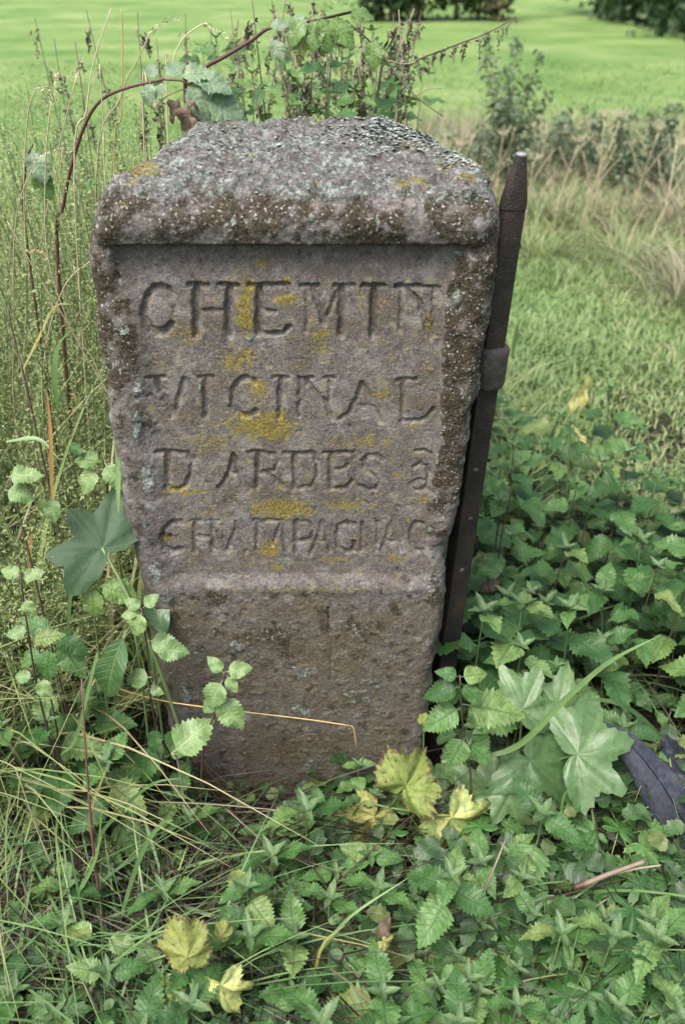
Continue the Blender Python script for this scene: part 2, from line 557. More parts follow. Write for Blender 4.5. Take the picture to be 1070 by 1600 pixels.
def make_stone():
    zt, zb, depth, r = 1.205, -0.12, 0.50, 0.024
    nx, nz, ny = 340, 820, 170

    def ed(n, a, b, rr):
        """samples on a..b, denser in the rounded rims"""
        t = np.linspace(0, 1, n)
        return a + (b - a) * (t - 0.018 * np.sin(2 * math.pi * t) / 1.0)
    xs = np.linspace(-1, 1, nx)
    zs = np.linspace(zb, zt, nz)
    ys = np.linspace(0, depth, ny)
    W = 0.26
    parts = []
    # unit box faces: x is scaled by the outlines afterwards
    A, B = np.meshgrid(xs * W, zs)
    parts.append((np.stack([A, np.zeros_like(A), B], -1), False))            # front
    A, B = np.meshgrid(xs * W, ys)
    parts.append((np.stack([A, B, np.full_like(A, zt)], -1), False))         # top
    A, B = np.meshgrid(ys[::3], zs[::2])
    parts.append((np.stack([np.full_like(A, -W), A, B], -1), True))          # left
    parts.append((np.stack([np.full_like(A, W), A, B], -1), False))          # right
    A, B = np.meshgrid(xs[::3] * W, zs[::4])
    parts.append((np.stack([A, np.full_like(A, depth), B], -1), True))       # back
    Vs, Fs, o = [], [], 0
    for G, flip in parts:
        ny_, nx_ = G.shape[:2]
        i = np.arange(ny_ * nx_).reshape(ny_, nx_) + o
        F = np.stack([i[:-1, :-1], i[:-1, 1:], i[1:, 1:], i[1:, :-1]], -1).reshape(-1, 4)
        Fs.append(F[:, ::-1] if flip else F)
        Vs.append(G.reshape(-1, 3))
        o += ny_ * nx_
    B0 = np.vstack(Vs)
    F = np.vstack(Fs)
    # rounded box; the rim radius wanders along the edges so that they look worn
    rr = r * (0.75 + 0.6 * fbm(B0, 9, 3, 3))
    # the cap's front and top rims are rounder
    rr = rr + 0.007 * sstep(1.08, 1.2, B0[:, 2])
    lo = np.stack([-W + rr, rr, np.full_like(rr, zb)], 1)
    hi = np.stack([W - rr, depth - rr, zt - rr], 1)
    q = np.clip(B0, lo, hi)
    n = B0 - q
    ln = np.linalg.norm(n, axis=1)
    flat = ln < 1e-6
    n = n / np.maximum(ln, 1e-6)[:, None]
    V = q + n * np.minimum(rr, ln)[:, None]
    V = np.where(flat[:, None], B0, V)
    n[flat & (np.abs(B0[:, 1]) < 1e-6)] = (0, -1, 0)
    n[flat & (np.abs(B0[:, 2] - zt) < 1e-6)] = (0, 0, 1)
    n[flat & (B0[:, 0] > W - 1e-6)] = (1, 0, 0)
    n[flat & (B0[:, 0] < -W + 1e-6)] = (-1, 0, 0)
    n[flat & (np.abs(B0[:, 1] - depth) < 1e-6)] = (0, 1, 0)
    # outlines
    u = (V[:, 0] + W) / (2 * W)
    z = V[:, 2]
    L, R = LX(z), RX(z)
    # edges chipped unevenly
    ch = (fbm(np.stack([V[:, 1] * 2, V[:, 1] * 0, z], 1), 28, 3, 21) - 0.5) * 0.010
    x = (L + ch) * (1 - u) + (R + ch[::-1].mean() + (fbm(np.stack([V[:, 1] * 2, V[:, 1] * 0 + 3, z], 1), 24, 3, 31) - 0.5) * 0.012) * u
    V = np.stack([x, V[:, 1] + STONE_Y, z], 1)
    # domed, weathered top: low at the front arris, crest towards the back, shoulders at the sides
    yy = V[:, 1] - STONE_Y
    topw = sstep(zt - 0.11, zt, z)
    dome = 0.036 * np.sin(np.clip(yy / depth, 0, 1) * math.pi * 0.62) * (1 - np.abs(2 * u - 1) ** 2.4 * 0.75)
    dome -= 0.045 * sstep(0.34, 0.5, yy)
    dome += (fbm(V, 9, 3, 41) - 0.5) * 0.03 * sstep(0.02, 0.1, yy)
    dome -= 0.030 * sstep(0.70, 1.0, u) * sstep(0.12, 0.36, yy)
    dome -= 0.016 * (1 - sstep(0.0, 0.22, u)) * sstep(0.05, 0.3, yy)
    V[:, 2] += topw * dome
    # narrower towards the back at the top
    cx = 0.5 * (L + R)
    V[:, 0] = cx + (V[:, 0] - cx) * (1 - 0.10 * sstep(0.08, 0.5, yy))
    # ---- relief of the front, drawn on the plane of the face
    px, py = proj(np.stack([V[:, 0], np.full(len(V), STONE_Y), V[:, 2]], 1))
    front = np.clip(-n[:, 1], 0, 1) ** 1.5
    h = np.zeros(len(V))
    wob = (vnoise(V, 40, 50) - 0.5) * 5
    wob2 = (fbm(V, 14, 3, 51) - 0.5) * 14
    left_b = np.interp(py, [385, 450, 520, 600, 700, 800, 900], [188, 206, 214, 226, 238, 252, 268])
    right_b = np.interp(py, [385, 450, 520, 600, 700, 800, 900], [722, 700, 690, 688, 682, 672, 664])
    inx = sstep(-24, 22, px - left_b + wob2 * 1.6 + wob) * (1 - sstep(-5, 5, px - right_b + wob2 * 1.0 + wob))
    top_step = sstep(381.5, 385.5, py + wob * 0.3)
    bot = 1 - sstep(900, 921, py + wob)
    inside_wide = sstep(170, 186, px) * (1 - sstep(722, 738, px))
    pan_y = top_step * bot
    h -= pan_y * (0.0095 * inx + 0.002)
    # under the cornice the panel is cut deepest
    h -= 0.010 * top_step * inside_wide * (1 - sstep(385, 520, py))
    h -= 0.012 * np.exp(-((py - 385.5 - wob * 0.2) / 2.6) ** 2) * inside_wide
    # letters
    let = np.zeros(len(V))
    sel = (front > 0.2) & (py > 430) & (py < 890) & (px > 200) & (px < 710)
    sx = px[sel] + (vnoise(V[sel], 160, 61) - 0.5) * 3.0
    sy = py[sel] + (vnoise(V[sel], 160, 62) - 0.5) * 3.0
    dl = np.zeros(sel.sum())
    wear = np.clip(0.40 + 1.1 * fbm(V[sel], 16, 4, 63), 0.6, 1.15)
    for dep, wid, path in strokes():
        d = seg_d(sx, sy, path)
        hw = wid / 2 * (1.22 if path[0][1] < 560 else 1.1)
        prof = 1 - sstep(hw * 0.35, hw + 2.0, d)
        dl = np.maximum(dl, dep * 0.001 * prof)
    let[sel] = dl * wear
    h -= let * np.interp(py, [450, 540, 600, 880], [0.92, 0.85, 0.74, 0.76])
    # plinth below the lower ledge
    h += 0.002 * np.exp(-((py - 921 - wob) / 9) ** 2) * sstep(255, 290, px) * (1 - sstep(650, 690, px))
    h += 0.004 * sstep(915, 990, py)
    # bulge of the cornice
    h += 0.008 * np.exp(-((py - 352) / 26) ** 2)
    # vertical crack on the plinth
    dck = seg_d(px + wob * 0.6, py, [(513, 950), (514, 985), (519, 1010), (517, 1060)])
    h -= 0.004 * (1 - sstep(1, 4, dck)) * (0.4 + (py < 990) * 0.6)
    # dents
    for (cx_, cy_, sr, d_) in ((445, 1025, 26, 0.006), (690, 865, 14, 0.006), (380, 555, 30, 0.003), (232, 700, 18, 0.004), (600, 800, 40, 0.002)):
        h -= d_ * np.exp(-((px - cx_) ** 2 + (py - cy_) ** 2) / (2 * sr * sr))
    V[:, 1] -= front * h
    # ---- marks: r brown moss, g yellow lichen, b pale lichen, a olive algae
    tpx, tpy = proj(V)
    up = np.clip(n[:, 2], 0, 1)
    is_front = (front > 0.35)

    def blobs(tab, X, Y):
        m = np.zeros(len(V))
        for (bx, by, sx_, sy_, a) in tab:
            m = np.maximum(m, a * np.exp(-((X - bx) / sx_) ** 2 - ((Y - by) / sy_) ** 2))
        return m
    moss = np.where(py > 918, 0.38, 0.43) * np.ones(len(V))
    moss += 0.30 * np.exp(-((tpy - 345) / 40) ** 2) * is_front
    moss = np.maximum(moss, is_front * (0.66 * (1 - sstep(-20, 25, px - left_b)) * (1 - sstep(560, 700, py))))
    moss = np.maximum(moss, is_front * 0.72 * sstep(-12, 8, px - right_b) * (1 - sstep(740, 900, py)))
    moss = np.maximum(moss, blobs([(706, 560, 15, 120, 1.05), (700, 690, 13, 60, 0.9), (690, 790, 14, 40, 0.8), (445, 1030, 30, 26, 0.72), (250, 440, 30, 60, 0.66), (680, 930, 20, 60, 0.72),
                                   (330, 935, 60, 20, 0.66), (420, 990, 90, 40, 0.6), (560, 980, 120, 40, 0.55), (240, 655, 25, 60, 0.62), (262, 850, 18, 40, 0.7), (370, 360, 80, 20, 0.7)], tpx, tpy) * (front > 0.15))
    moss -= 0.40 * is_front * inx * pan_y * (1 - sstep(440, 520, py)) * 0.6
    moss -= 0.16 * is_front * inx * pan_y
    moss -= blobs([(215, 355, 24, 24, .35), (330, 365, 26, 18, .3), (235, 335, 25, 20, .25), (655, 350, 20, 22, .3), (735, 345, 18, 22, .3), (520, 350, 20, 14, .3), (450, 362, 16, 10, .3)], tpx, tpy)
    moss -= 0.02 * up
    moss += 0.16 * up * (fbm(V, 22, 3, 81) * 1.4 - 0.55)
    yel = blobs([(383, 480, 18, 60, .95), (445, 467, 20, 10, 1.0), (372, 560, 40, 26, .75), (300, 520, 40, 40, .5), (405, 610, 30, 24, .72), (410, 665, 75, 32, .85), (330, 690, 70, 20, .62),
                 (575, 690, 90, 16, .55), (595, 615, 30, 10, .72), (300, 768, 40, 10, .66), (440, 795, 70, 20, .88), (540, 790, 60, 16, .62), (330, 800, 30, 14, .55), (420, 858, 22, 16, .95),
                 (430, 886, 20, 8, .82), (520, 875, 40, 8, .68), (622, 872, 24, 10, .7), (280, 765, 30, 12, .7), (575, 530, 40, 40, .42), (500, 540, 30, 40, .55), (660, 690, 20, 12, .5), (408, 412, 16, 14, .62), (448, 440, 12, 14, .6),
                 (262, 840, 16, 14, .6), (470, 920, 150, 8, .55), (670, 505, 8, 34, .75), (236, 640, 14, 16, .55), (490, 505, 20, 30, .5), (645, 665, 20, 8, .66), (660, 780, 22, 10, .66), (620, 742, 14, 8, .6)], tpx, tpy) * front
    yel = np.maximum(yel * 1.12, 0.32 * is_front * inx * pan_y * (py > 440))
    yel = np.maximum(yel, blobs([(222, 268, 38, 14, .88), (205, 292, 16, 8, .75), (400, 245, 30, 8, .6), (640, 285, 34, 9, .85), (725, 285, 22, 9, .85), (690, 262, 28, 8, .7), (480, 285, 30, 7, .55), (195, 318, 10, 10, .7), (540, 240, 30, 6, .5), (640, 235, 40, 7, .62)], tpx, tpy))
    pale = blobs([(217, 605, 14, 18, .9), (214, 665, 10, 50, .85), (232, 745, 15, 38, .95), (228, 815, 7, 30, .6), (246, 890, 16, 28, .82), (262, 930, 20, 26, .68), (195, 515, 14, 18, .7), (190, 440, 16, 14, .66),
                  (487, 340, 5.5, 7, 1.5), (484, 381, 5, 5, 1.4), (494, 346, 2, 3, 1.3), (590, 348, 7, 12, .85), (366, 345, 8, 14, .8), (380, 350, 10, 6, .7), (575, 392, 40, 5, .66), (715, 395, 16, 8, .8), (711, 465, 9, 30, .8),
                  (370, 1010, 26, 14, .75), (470, 1050, 30, 14, .74), (560, 1080, 70, 40, .60), (470, 1110, 26, 20, .72), (290, 1085, 16, 40, .74), (305, 1020, 30, 40, .55), (480, 1190, 40, 40, .58), (310, 1150, 30, 50, .5),
                  (635, 1060, 30, 40, .55), (583, 523, 4, 5, 1.3), (390, 529, 8, 5, .9), (313, 605, 5, 8, 1.0), (357, 628, 4, 7, 1.0), (671, 828, 5, 5, 1.2), (700, 540, 4, 3, 1.2), (713, 520, 4, 5, 1.1)], tpx, tpy) * (front > .12)
    pale = np.maximum(pale, np.clip(up * 1.2, 0, 1) * np.maximum(0.40 + 0.44 * fbm(V, 16, 3, 87), blobs([(640, 205, 80, 22, 1.0), (720, 240, 26, 18, .95), (590, 195, 60, 10, .8), (330, 232, 80, 18, .74), (250, 235, 40, 20, .6), (500, 225, 90, 16, .7), (420, 205, 60, 12, .64), (190, 290, 14, 8, .8), (580, 262, 60, 10, .6), (300, 290, 60, 10, .55)], tpx, tpy)))
    algae = blobs([(480, 960, 220, 50, .62), (400, 1050, 170, 80, .66), (450, 1170, 160, 45, .85), (600, 1150, 70, 50, .7), (330, 1210, 90, 40, .75), (610, 990, 60, 60, .45), (330, 640, 60, 60, .3), (420, 660, 80, 60, .4), (460, 780, 120, 40, .35)], tpx, tpy) * front
    algae = np.maximum(algae, 0.9 * is_front * (1 - sstep(0.0, 0.10, z)))
    algae = np.maximum(algae, 0.22 * is_front)
    algae = np.maximum(algae, 0.62 * is_front * sstep(905, 960, py) * (0.3 + 1.2 * fbm(V, 10, 3, 83)))
    pale = np.maximum(pale, is_front * np.where(py > 905, 0.36, 0.22))
    marks = np.stack([moss, yel, pale, algae], 1)
    # ---- weathering of every face: lumps, pits, crusts
    nn = n.copy()
    rough = (fbm(V, 30, 3, 71) - 0.5) * 0.010 + (fbm(V, 110, 3, 72) - 0.5) * 0.0045
    pit = sstep(0.70, 0.80, vnoise(V, 190, 73)) * 0.0018 + sstep(0.72, 0.82, vnoise(V, 90, 74)) * 0.0016
    amp = 0.22 + 1.0 * up + 0.35 * (1 - inx * pan_y) * (py < 915)
    crust = np.clip(moss - 0.5 + (fbm(V, 45, 3, 75) - 0.5) * 1.2, 0, 0.5) * 0.006
    crustp = sstep(0.5, 0.75, pale + (fbm(V, 60, 3, 76) - 0.5) * 1.2) * (0.0015 + 0.004 * up)
    pit = pit * (0.35 + 0.65 * (1 - is_front * 1.0))
    V += nn * (rough * amp - pit + crust + crustp)[:, None]
    me = build_mesh('milestone', V, F, stone_mat(), col=marks)
    o = link('milestone', me)
    tag(o, 'weathered grey road stone carved CHEMIN VICINAL, rounded top crusted with lichen', 'milestone')
    return o, V, n, pale


def stone_mat():
    N = Nodes('stone')
    g = N.coord('Object')
    a = N.attr('marks')
    sp = N.n('ShaderNodeSeparateColor')
    N.l(a.outputs['Color'], sp.inputs[0])
    moss, yel, pale, alg = sp.outputs[0], sp.outputs[1], sp.outputs[2], a.outputs['Alpha']
    n_big = N.noise(14, 4, 0.6, g)
    n_mid = N.noise(70, 4, 0.65, g)
    n_fine = N.noise(260, 4, 0.75, g)
    n_grit = N.noise(480, 2, 0.6, g)
    base = N.ramp(N.math('ADD', N.math('MULTIPLY', n_mid, 0.5), N.math('MULTIPLY', n_fine, 0.5)),
                  [(0.35, (0.042, 0.038, 0.036)), (0.45, (0.100, 0.091, 0.086)), (0.54, (0.144, 0.132, 0.126)), (0.64, (0.236, 0.221, 0.214))])
    base = N.mix(N.smooth(n_big, 0.44, 0.62), base, N.mix(0.6, base, (0.088, 0.074, 0.056)))
    base = N.mix(N.smooth(N.noise(30, 4, 0.65, g), 0.52, 0.64), base, N.mix(0.5, base, (0.24, 0.235, 0.235)))
    # grit: dark pores and pale grains
    base = N.mix(N.math('MULTIPLY', N.smooth(n_grit, 0.57, 0.66), 0.65), base, (0.030, 0.027, 0.027))
    base = N.mix(N.math('MULTIPLY', N.smooth(N.noise(390, 2, 0.6, g), 0.62, 0.70), 0.55), base, (0.30, 0.285, 0.28))
    # olive algae film
    fa = N.smooth(N.math('ADD', alg, N.math('MULTIPLY', N.math('SUBTRACT', n_mid, 0.5), 1.6)), 0.12, 0.9)
    base = N.mix(N.math('MULTIPLY', fa, 0.72), base, N.mix(N.smooth(n_fine, 0.38, 0.62), (0.026, 0.022, 0.010), (0.120, 0.098, 0.040)))
    # brown moss
    v = N.n('ShaderNodeTexVoronoi')
    v.inputs['Scale'].default_value = 260
    N.l(g, v.inputs['Vector'])
    mossn = N.math('ADD', N.math('MULTIPLY', N.math('SUBTRACT', N.noise(38, 5, 0.65, g), 0.5), 1.9), N.math('MULTIPLY', N.math('SUBTRACT', n_fine, 0.5), 0.5))
    fm = N.smooth(N.math('ADD', moss, mossn), 0.52, 0.68)
    mosscol = N.ramp(N.math('ADD', N.math('MULTIPLY', n_fine, 0.6), N.math('MULTIPLY', v.outputs['Distance'], 0.5)),
                     [(0.32, (0.009, 0.007, 0.004)), (0.48, (0.022, 0.016, 0.009)), (0.70, (0.062, 0.049, 0.028))])
    col = N.mix(N.math('MULTIPLY', fm, 0.88), base, mosscol)
    # pale crusts
    pn = N.math('ADD', N.math('MULTIPLY', N.math('SUBTRACT', N.noise(95, 5, 0.7, g), 0.5), 1.9), N.math('MULTIPLY', N.math('SUBTRACT', n_fine, 0.5), 0.9))
    fp = N.smooth(N.math('ADD', pale, pn), 0.55, 0.72)
    palecol = N.ramp(N.math('ADD', N.math('MULTIPLY', n_mid, 0.5), N.math('MULTIPLY', n_grit, 0.5)), [(0.38, (0.055, 0.066, 0.057)), (0.5, (0.165, 0.195, 0.17)), (0.62, (0.34, 0.375, 0.34))])
    col = N.mix(N.math('MULTIPLY', fp, 0.85), col, palecol)
    # yellow crusts
    yn = N.math('ADD', N.math('MULTIPLY', N.math('SUBTRACT', N.noise(60, 6, 0.78, g), 0.5), 2.6), N.math('MULTIPLY', N.math('SUBTRACT', n_fine, 0.5), 1.6))
    fy = N.smooth(N.math('ADD', yel, yn), 0.44, 0.82)
    yelcol = N.ramp(n_fine, [(0.36, (0.080, 0.066, 0.014)), (0.5, (0.17, 0.135, 0.024)), (0.64, (0.29, 0.23, 0.045))])
    col = N.mix(N.math('MULTIPLY', fy, 0.80), col, yelcol)
    # scattered white specks on the mossy rims
    ws = N.math('MULTIPLY', N.smooth(N.noise(230, 2, 0.5, g), 0.63, 0.67), N.smooth(N.math('ADD', moss, N.math('MULTIPLY', N.noise(18, 3, 0.6, g), 0.5)), 0.62, 0.85))
    col = N.mix(N.math('MULTIPLY', ws, 0.8), col, (0.34, 0.36, 0.33))
    h = N.math('ADD', N.math('ADD', N.math('MULTIPLY', n_fine, 0.7), N.math('MULTIPLY', n_grit, 0.4)), N.math('ADD', N.math('MULTIPLY', fp, 0.35), N.math('MULTIPLY', N.math('MULTIPLY', fm, v.outputs['Distance']), 0.35)))
    nrm = N.bump(h, 0.0045, 1.0)
    return N.done(col, 0.93, nrm, spec=0.18)


stone, SV, SN, SPALE = make_stone()


def lichen_flakes():
    """curled leafy lichen standing up from the top's right shoulder"""
    tx, ty = proj(SV)
    w = np.exp(-((tx - 640) / 75) ** 2 - ((ty - 207) / 20) ** 2) + 0.8 * np.exp(-((tx - 722) / 24) ** 2 - ((ty - 242) / 16) ** 2) + 0.03 * np.exp(-((tx - 330) / 90) ** 2 - ((ty - 225) / 22) ** 2) + 0.008
    w *= (SN[:, 2] > 0.35)
    idx = rng.choice(len(SV), 2600, p=w / w.sum())
    parts = []
    for i in idx:
        c = SV[i]
        s = rng.uniform(0.0018, 0.0048)
        k = rng.uniform(0, 6.28)
        m = 5
        ang = k + np.linspace(0, 2 * math.pi, m, endpoint=False)
        rad = s * rng.uniform(0.5, 1.2, m)
        ring = np.stack([np.cos(ang) * rad, np.sin(ang) * rad, rng.uniform(0.0, 1.0, m) * s * 0.5], 1) + c + (0, 0, 0.0008)
        V = np.vstack([c + (0, 0, 0.0002), ring])
        parts.append((V, np.array([(0, 1 + j, 1 + (j + 1) % m) for j in range(m)]), rng.random()))
    V, F, R = join(parts)
    N = Nodes('lichen')
    col = N.ramp(N.attr('rnd').outputs['Fac'], [(0.0, (0.10, 0.115, 0.10)), (0.5, (0.18, 0.205, 0.185)), (1.0, (0.29, 0.32, 0.295))])
    o = link('lichen_crust', build_mesh('lichen_crust', V, F, N.done(col, 0.9, spec=0.1), rnd=R), stone)
    o['kind'] = 'stuff'


lichen_flakes()

# ------------------------------------------------------------------ the iron post leaning on the stone's right side
def iron_mat(name, dark, rust, pale):
    N = Nodes(name)
    g = N.coord('Object')
    n = N.noise(16, 5, 0.65, g)
    f = N.noise(240, 3, 0.65, g)
    col = N.ramp(N.math('ADD', N.math('MULTIPLY', n, 0.65), N.math('MULTIPLY', f, 0.35)), [(0.38, dark), (0.52, rust), (0.66, pale)])
    col = N.mix(N.smooth(N.noise(420, 2, 0.5, g), 0.70, 0.76), col, (0.20, 0.19, 0.18))
    return N.done(col, 0.62, N.bump(N.math('ADD', f, N.noise(60, 3, 0.6, g)), 0.0016, 0.8), spec=0.45, metal=0.25)


def make_post():
    Yp = 1.235
    a = P(686, 1120, Yp)
    b = P(793, 375, Yp + 0.012)
    ax = (b - a).normalized()
    top = a + ax * ((P(803, 330, Yp) - a).dot(ax))
    a = a - ax * (a.z + 0.12) / ax.z
    body = iron_mat('rusty_iron', (0.010, 0.008, 0.008), (0.022, 0.017, 0.016), (0.050, 0.030, 0.022))
    worn = iron_mat('worn_iron', (0.032, 0.027, 0.027), (0.062, 0.053, 0.052), (0.13, 0.115, 0.11))
    root = thing('iron_post', a, 'dark rusty iron post with pointed top and collar leaning along the stone', 'post')
    ex = Vector((1, 0, 0))
    ex = (ex - ax * ex.dot(ax)).normalized()
    ex = (Matrix.Rotation(math.radians(16), 3, ax) @ ex)
    ey = ax.cross(ex)

    def loft(name, secs, mat, parent, nside=20, power=5.0, flange=False):
        """secs: (distance along the axis, half width, half depth, offset x)"""
        ang = np.linspace(0, 2 * math.pi, nside, endpoint=False) + math.pi / nside
        rows = []
        for (s, hw, hd, ox) in secs:
            c, sn = np.cos(ang), np.sin(ang)
            k = (np.abs(c) ** power + np.abs(sn) ** power) ** (-1 / power)
            p = np.array(ax)[None] * s + (np.array(ex)[None] * ((k * c * hw + ox)[:, None])) + np.array(ey)[None] * (k * sn * hd)[:, None]
            rows.append(p)
        n = len(rows)
        V = np.vstack(rows + [np.array(ax)[None] * secs[0][0] + np.array(ex)[None] * secs[0][3], np.array(ax)[None] * secs[-1][0] + np.array(ex)[None] * secs[-1][3]])
        F = []
        for i in range(n - 1):
            for j in range(nside):
                k2 = (j + 1) % nside
                F.append((i * nside + j, i * nside + k2, (i + 1) * nside + k2, (i + 1) * nside + j))
        T = []
        for j in range(0, nside - 1, 2):
            T.append((n * nside, (j + 2) % nside, j + 1, j))
            e = (n - 1) * nside
            T.append((n * nside + 1, e + j, e + j + 1, e + (j + 2) % nside))
        V = V + (vnoise(V + 3.0, 60, 5)[:, None] - 0.5) * 0.0014
        me = build_mesh(name, V, np.array(F + T), mat, smooth=True)
        me.set_sharp_from_angle(angle=math.radians(38))
        return link(name, me, parent)
    H = (top - a).length
    col0 = (P(774, 605, Yp) - a).dot(ax)
    col1 = (P(783, 545, Yp) - a).dot(ax)
    # two riveted bars: the main shaft and a flange on its left
    shaft = loft('shaft', [(s, 0.0185, 0.011, 0.0) for s in np.linspace(0, H, 30)], body, root)
    loft('flange', [(s, 0.0035, 0.019, -0.0215) for s in np.linspace(0, col0 - 0.01, 20)], body, root)
    tip = loft('tip', [(H + 0.0005, 0.0195, 0.012, 0), (H + 0.012, 0.0190, 0.012, 0.0003), (H + 0.045, 0.0130, 0.0100, 0.001), (H + 0.072, 0.0072, 0.0070, 0.002)], body, root, power=4)
    loft('tip_cap', [(H + 0.0725, 0.0078, 0.0076, 0.002), (H + 0.0745, 0.0080, 0.0078, 0.002), (H + 0.0762, 0.0066, 0.0064, 0.002)], iron_mat('bare_metal', (0.14, 0.14, 0.13), (0.22, 0.22, 0.21), (0.32, 0.32, 0.30)), tip, power=2.4)
    cl = loft('collar', [(col0 - 0.004, 0.0200, 0.0150, 0.001), (col0 - 0.001, 0.0238, 0.0190, 0.001), (col0 + 0.006, 0.0255, 0.021, 0.001), (col1 - 0.012, 0.0262, 0.021, 0.001), (col1 - 0.004, 0.0270, 0.0215, 0.001), (col1, 0.0258, 0.020, 0.001), (col1 - 0.0006, 0.0205, 0.0135, 0.001)], worn, root, nside=32, power=2.8)

    def rivet(px, py, r, side=False):
        s = (P(px, py, Yp) - a).dot(ax)
        off = (P(px, py, Yp) - a - ax * s).dot(ex)
        off = max(-0.013, min(0.013, off))
        ring = []
        for rr, hh in ((r * 1.05, -0.0012), (r, 0.0010), (r * 0.75, 0.0024), (r * 0.3, 0.0031)):
            for k in range(10):
                t = 2 * math.pi * k / 10
                q = ax * (s + rr * math.sin(t)) + ex * (off + rr * math.cos(t)) - ey * (-0.0) 
                ring.append(q)
        V = []
        for i, (rr, hh) in enumerate(((r * 1.05, -0.0012), (r, 0.0010), (r * 0.75, 0.0024), (r * 0.3, 0.0031))):
            for k in range(10):
                t = 2 * math.pi * k / 10
                if side:
                    V.append(ax * (s + rr * math.sin(t)) + ey * (rr * math.cos(t)) + ex * (0.0185 + hh * 1.5))
                else:
                    V.append(ax * (s + rr * math.sin(t)) + ex * (off + rr * math.cos(t)) - fr * (0.0110 + hh))
        F = [(i * 10 + j, i * 10 + (j + 1) % 10, (i + 1) * 10 + (j + 1) % 10, (i + 1) * 10 + j) for i in range(3) for j in range(10)]
        F.append((30, 31, 32, 33)); F.append((30, 33, 34, 35)); F.append((30, 35, 36, 37)); F.append((30, 37, 38, 39))
        link('bolt' if side else 'rivet', build_mesh('rivet', np.array([list(v) for v in V]), np.array(F), worn), root)
    fr = ey if ey.y > 0 else -ey       # away from the camera
    for q in ((742, 733), (733, 808), (719, 888)):
        rivet(q[0], q[1], 0.0050)
    rivet(817, 390, 0.0048, True)


make_post()

# ------------------------------------------------------------------ leaf shapes
def strip_leaf(L=1.0, W=0.5, n=14, widest=0.3, tip=1.0, serr=0.0, teeth=9, fold=0.25, droop=0.25, pleat=0.0, petiole=0.12, wavy=0.0, curl=0.0, seed=0, cols=2):
    """a simple leaf along +Y, unit length; returns V, F, uv, rim"""
    r = np.random.default_rng(seed)
    steps = n if not serr else teeth * 2
    v = np.linspace(0, 1, steps + 1)
    a = widest / (1 - widest)
    w = (v ** a) * (1 - v) ** (1.0 * tip)
    w = w / w.max() * W / 2
    if serr:
        w = w * (1 + serr * np.where(np.arange(steps + 1) % 2 == 1, 0.6, -0.6)) 
        sh = np.where(np.arange(steps + 1) % 2 == 1, 0.35 / steps, 0.0)
    else:
        sh = np.zeros(steps + 1)
    w[0] = 0.006
    w[-1] = 0.003
    us = np.linspace(-1, 1, cols * 2 + 1)
    ph = r.uniform(0, 6.28)
    V, UV = [], []
    for i, vv in enumerate(v):
        zb = -droop * vv * vv
        yb = vv * L * (1 - 0.25 * droop * vv)
        for u in us:
            x = u * w[i] * (1 - 0.2 * fold * abs(u))
            z = zb + abs(u) * w[i] * fold * (1 - 0.8 * curl * abs(u)) * 1.0 - curl * w[i] * u * u * 1.2
            z += wavy * math.sin(ph + vv * 11 + u * 2.2) * abs(u) * w[i]
            z += pleat * w[i] * math.cos((vv * 7.5 - abs(u) * 1.6) * 2 * math.pi) * (0.3 + abs(u)) * 0.5
            y = yb + (abs(u) * sh[i] * 1.6 - abs(u) * 0.015)
            V.append((x, y + petiole, z))
            UV.append((u, vv))
    k = len(us)
    F = []
    for i in range(steps):
        for j in range(k - 1):
            F.append((i * k + j, i * k + j + 1, (i + 1) * k + j + 1, (i + 1) * k + j))
    # petiole
    o = len(V)
    for (y, z) in ((0, 0), (petiole + 0.03, 0.0)):
        for x in (-0.011, 0.011):
            V.append((x, y, z - 0.004))
            UV.append((0, 0))
    F.append((o, o + 1, o + 3, o + 2))
    V = np.array(V)
    rim = np.abs(np.array(UV)[:, 0]) ** 2
    rim = np.maximum(rim, np.clip((np.array(UV)[:, 1] - 0.85) / 0.15, 0, 1))
    return V, np.array(F), np.array(UV), rim


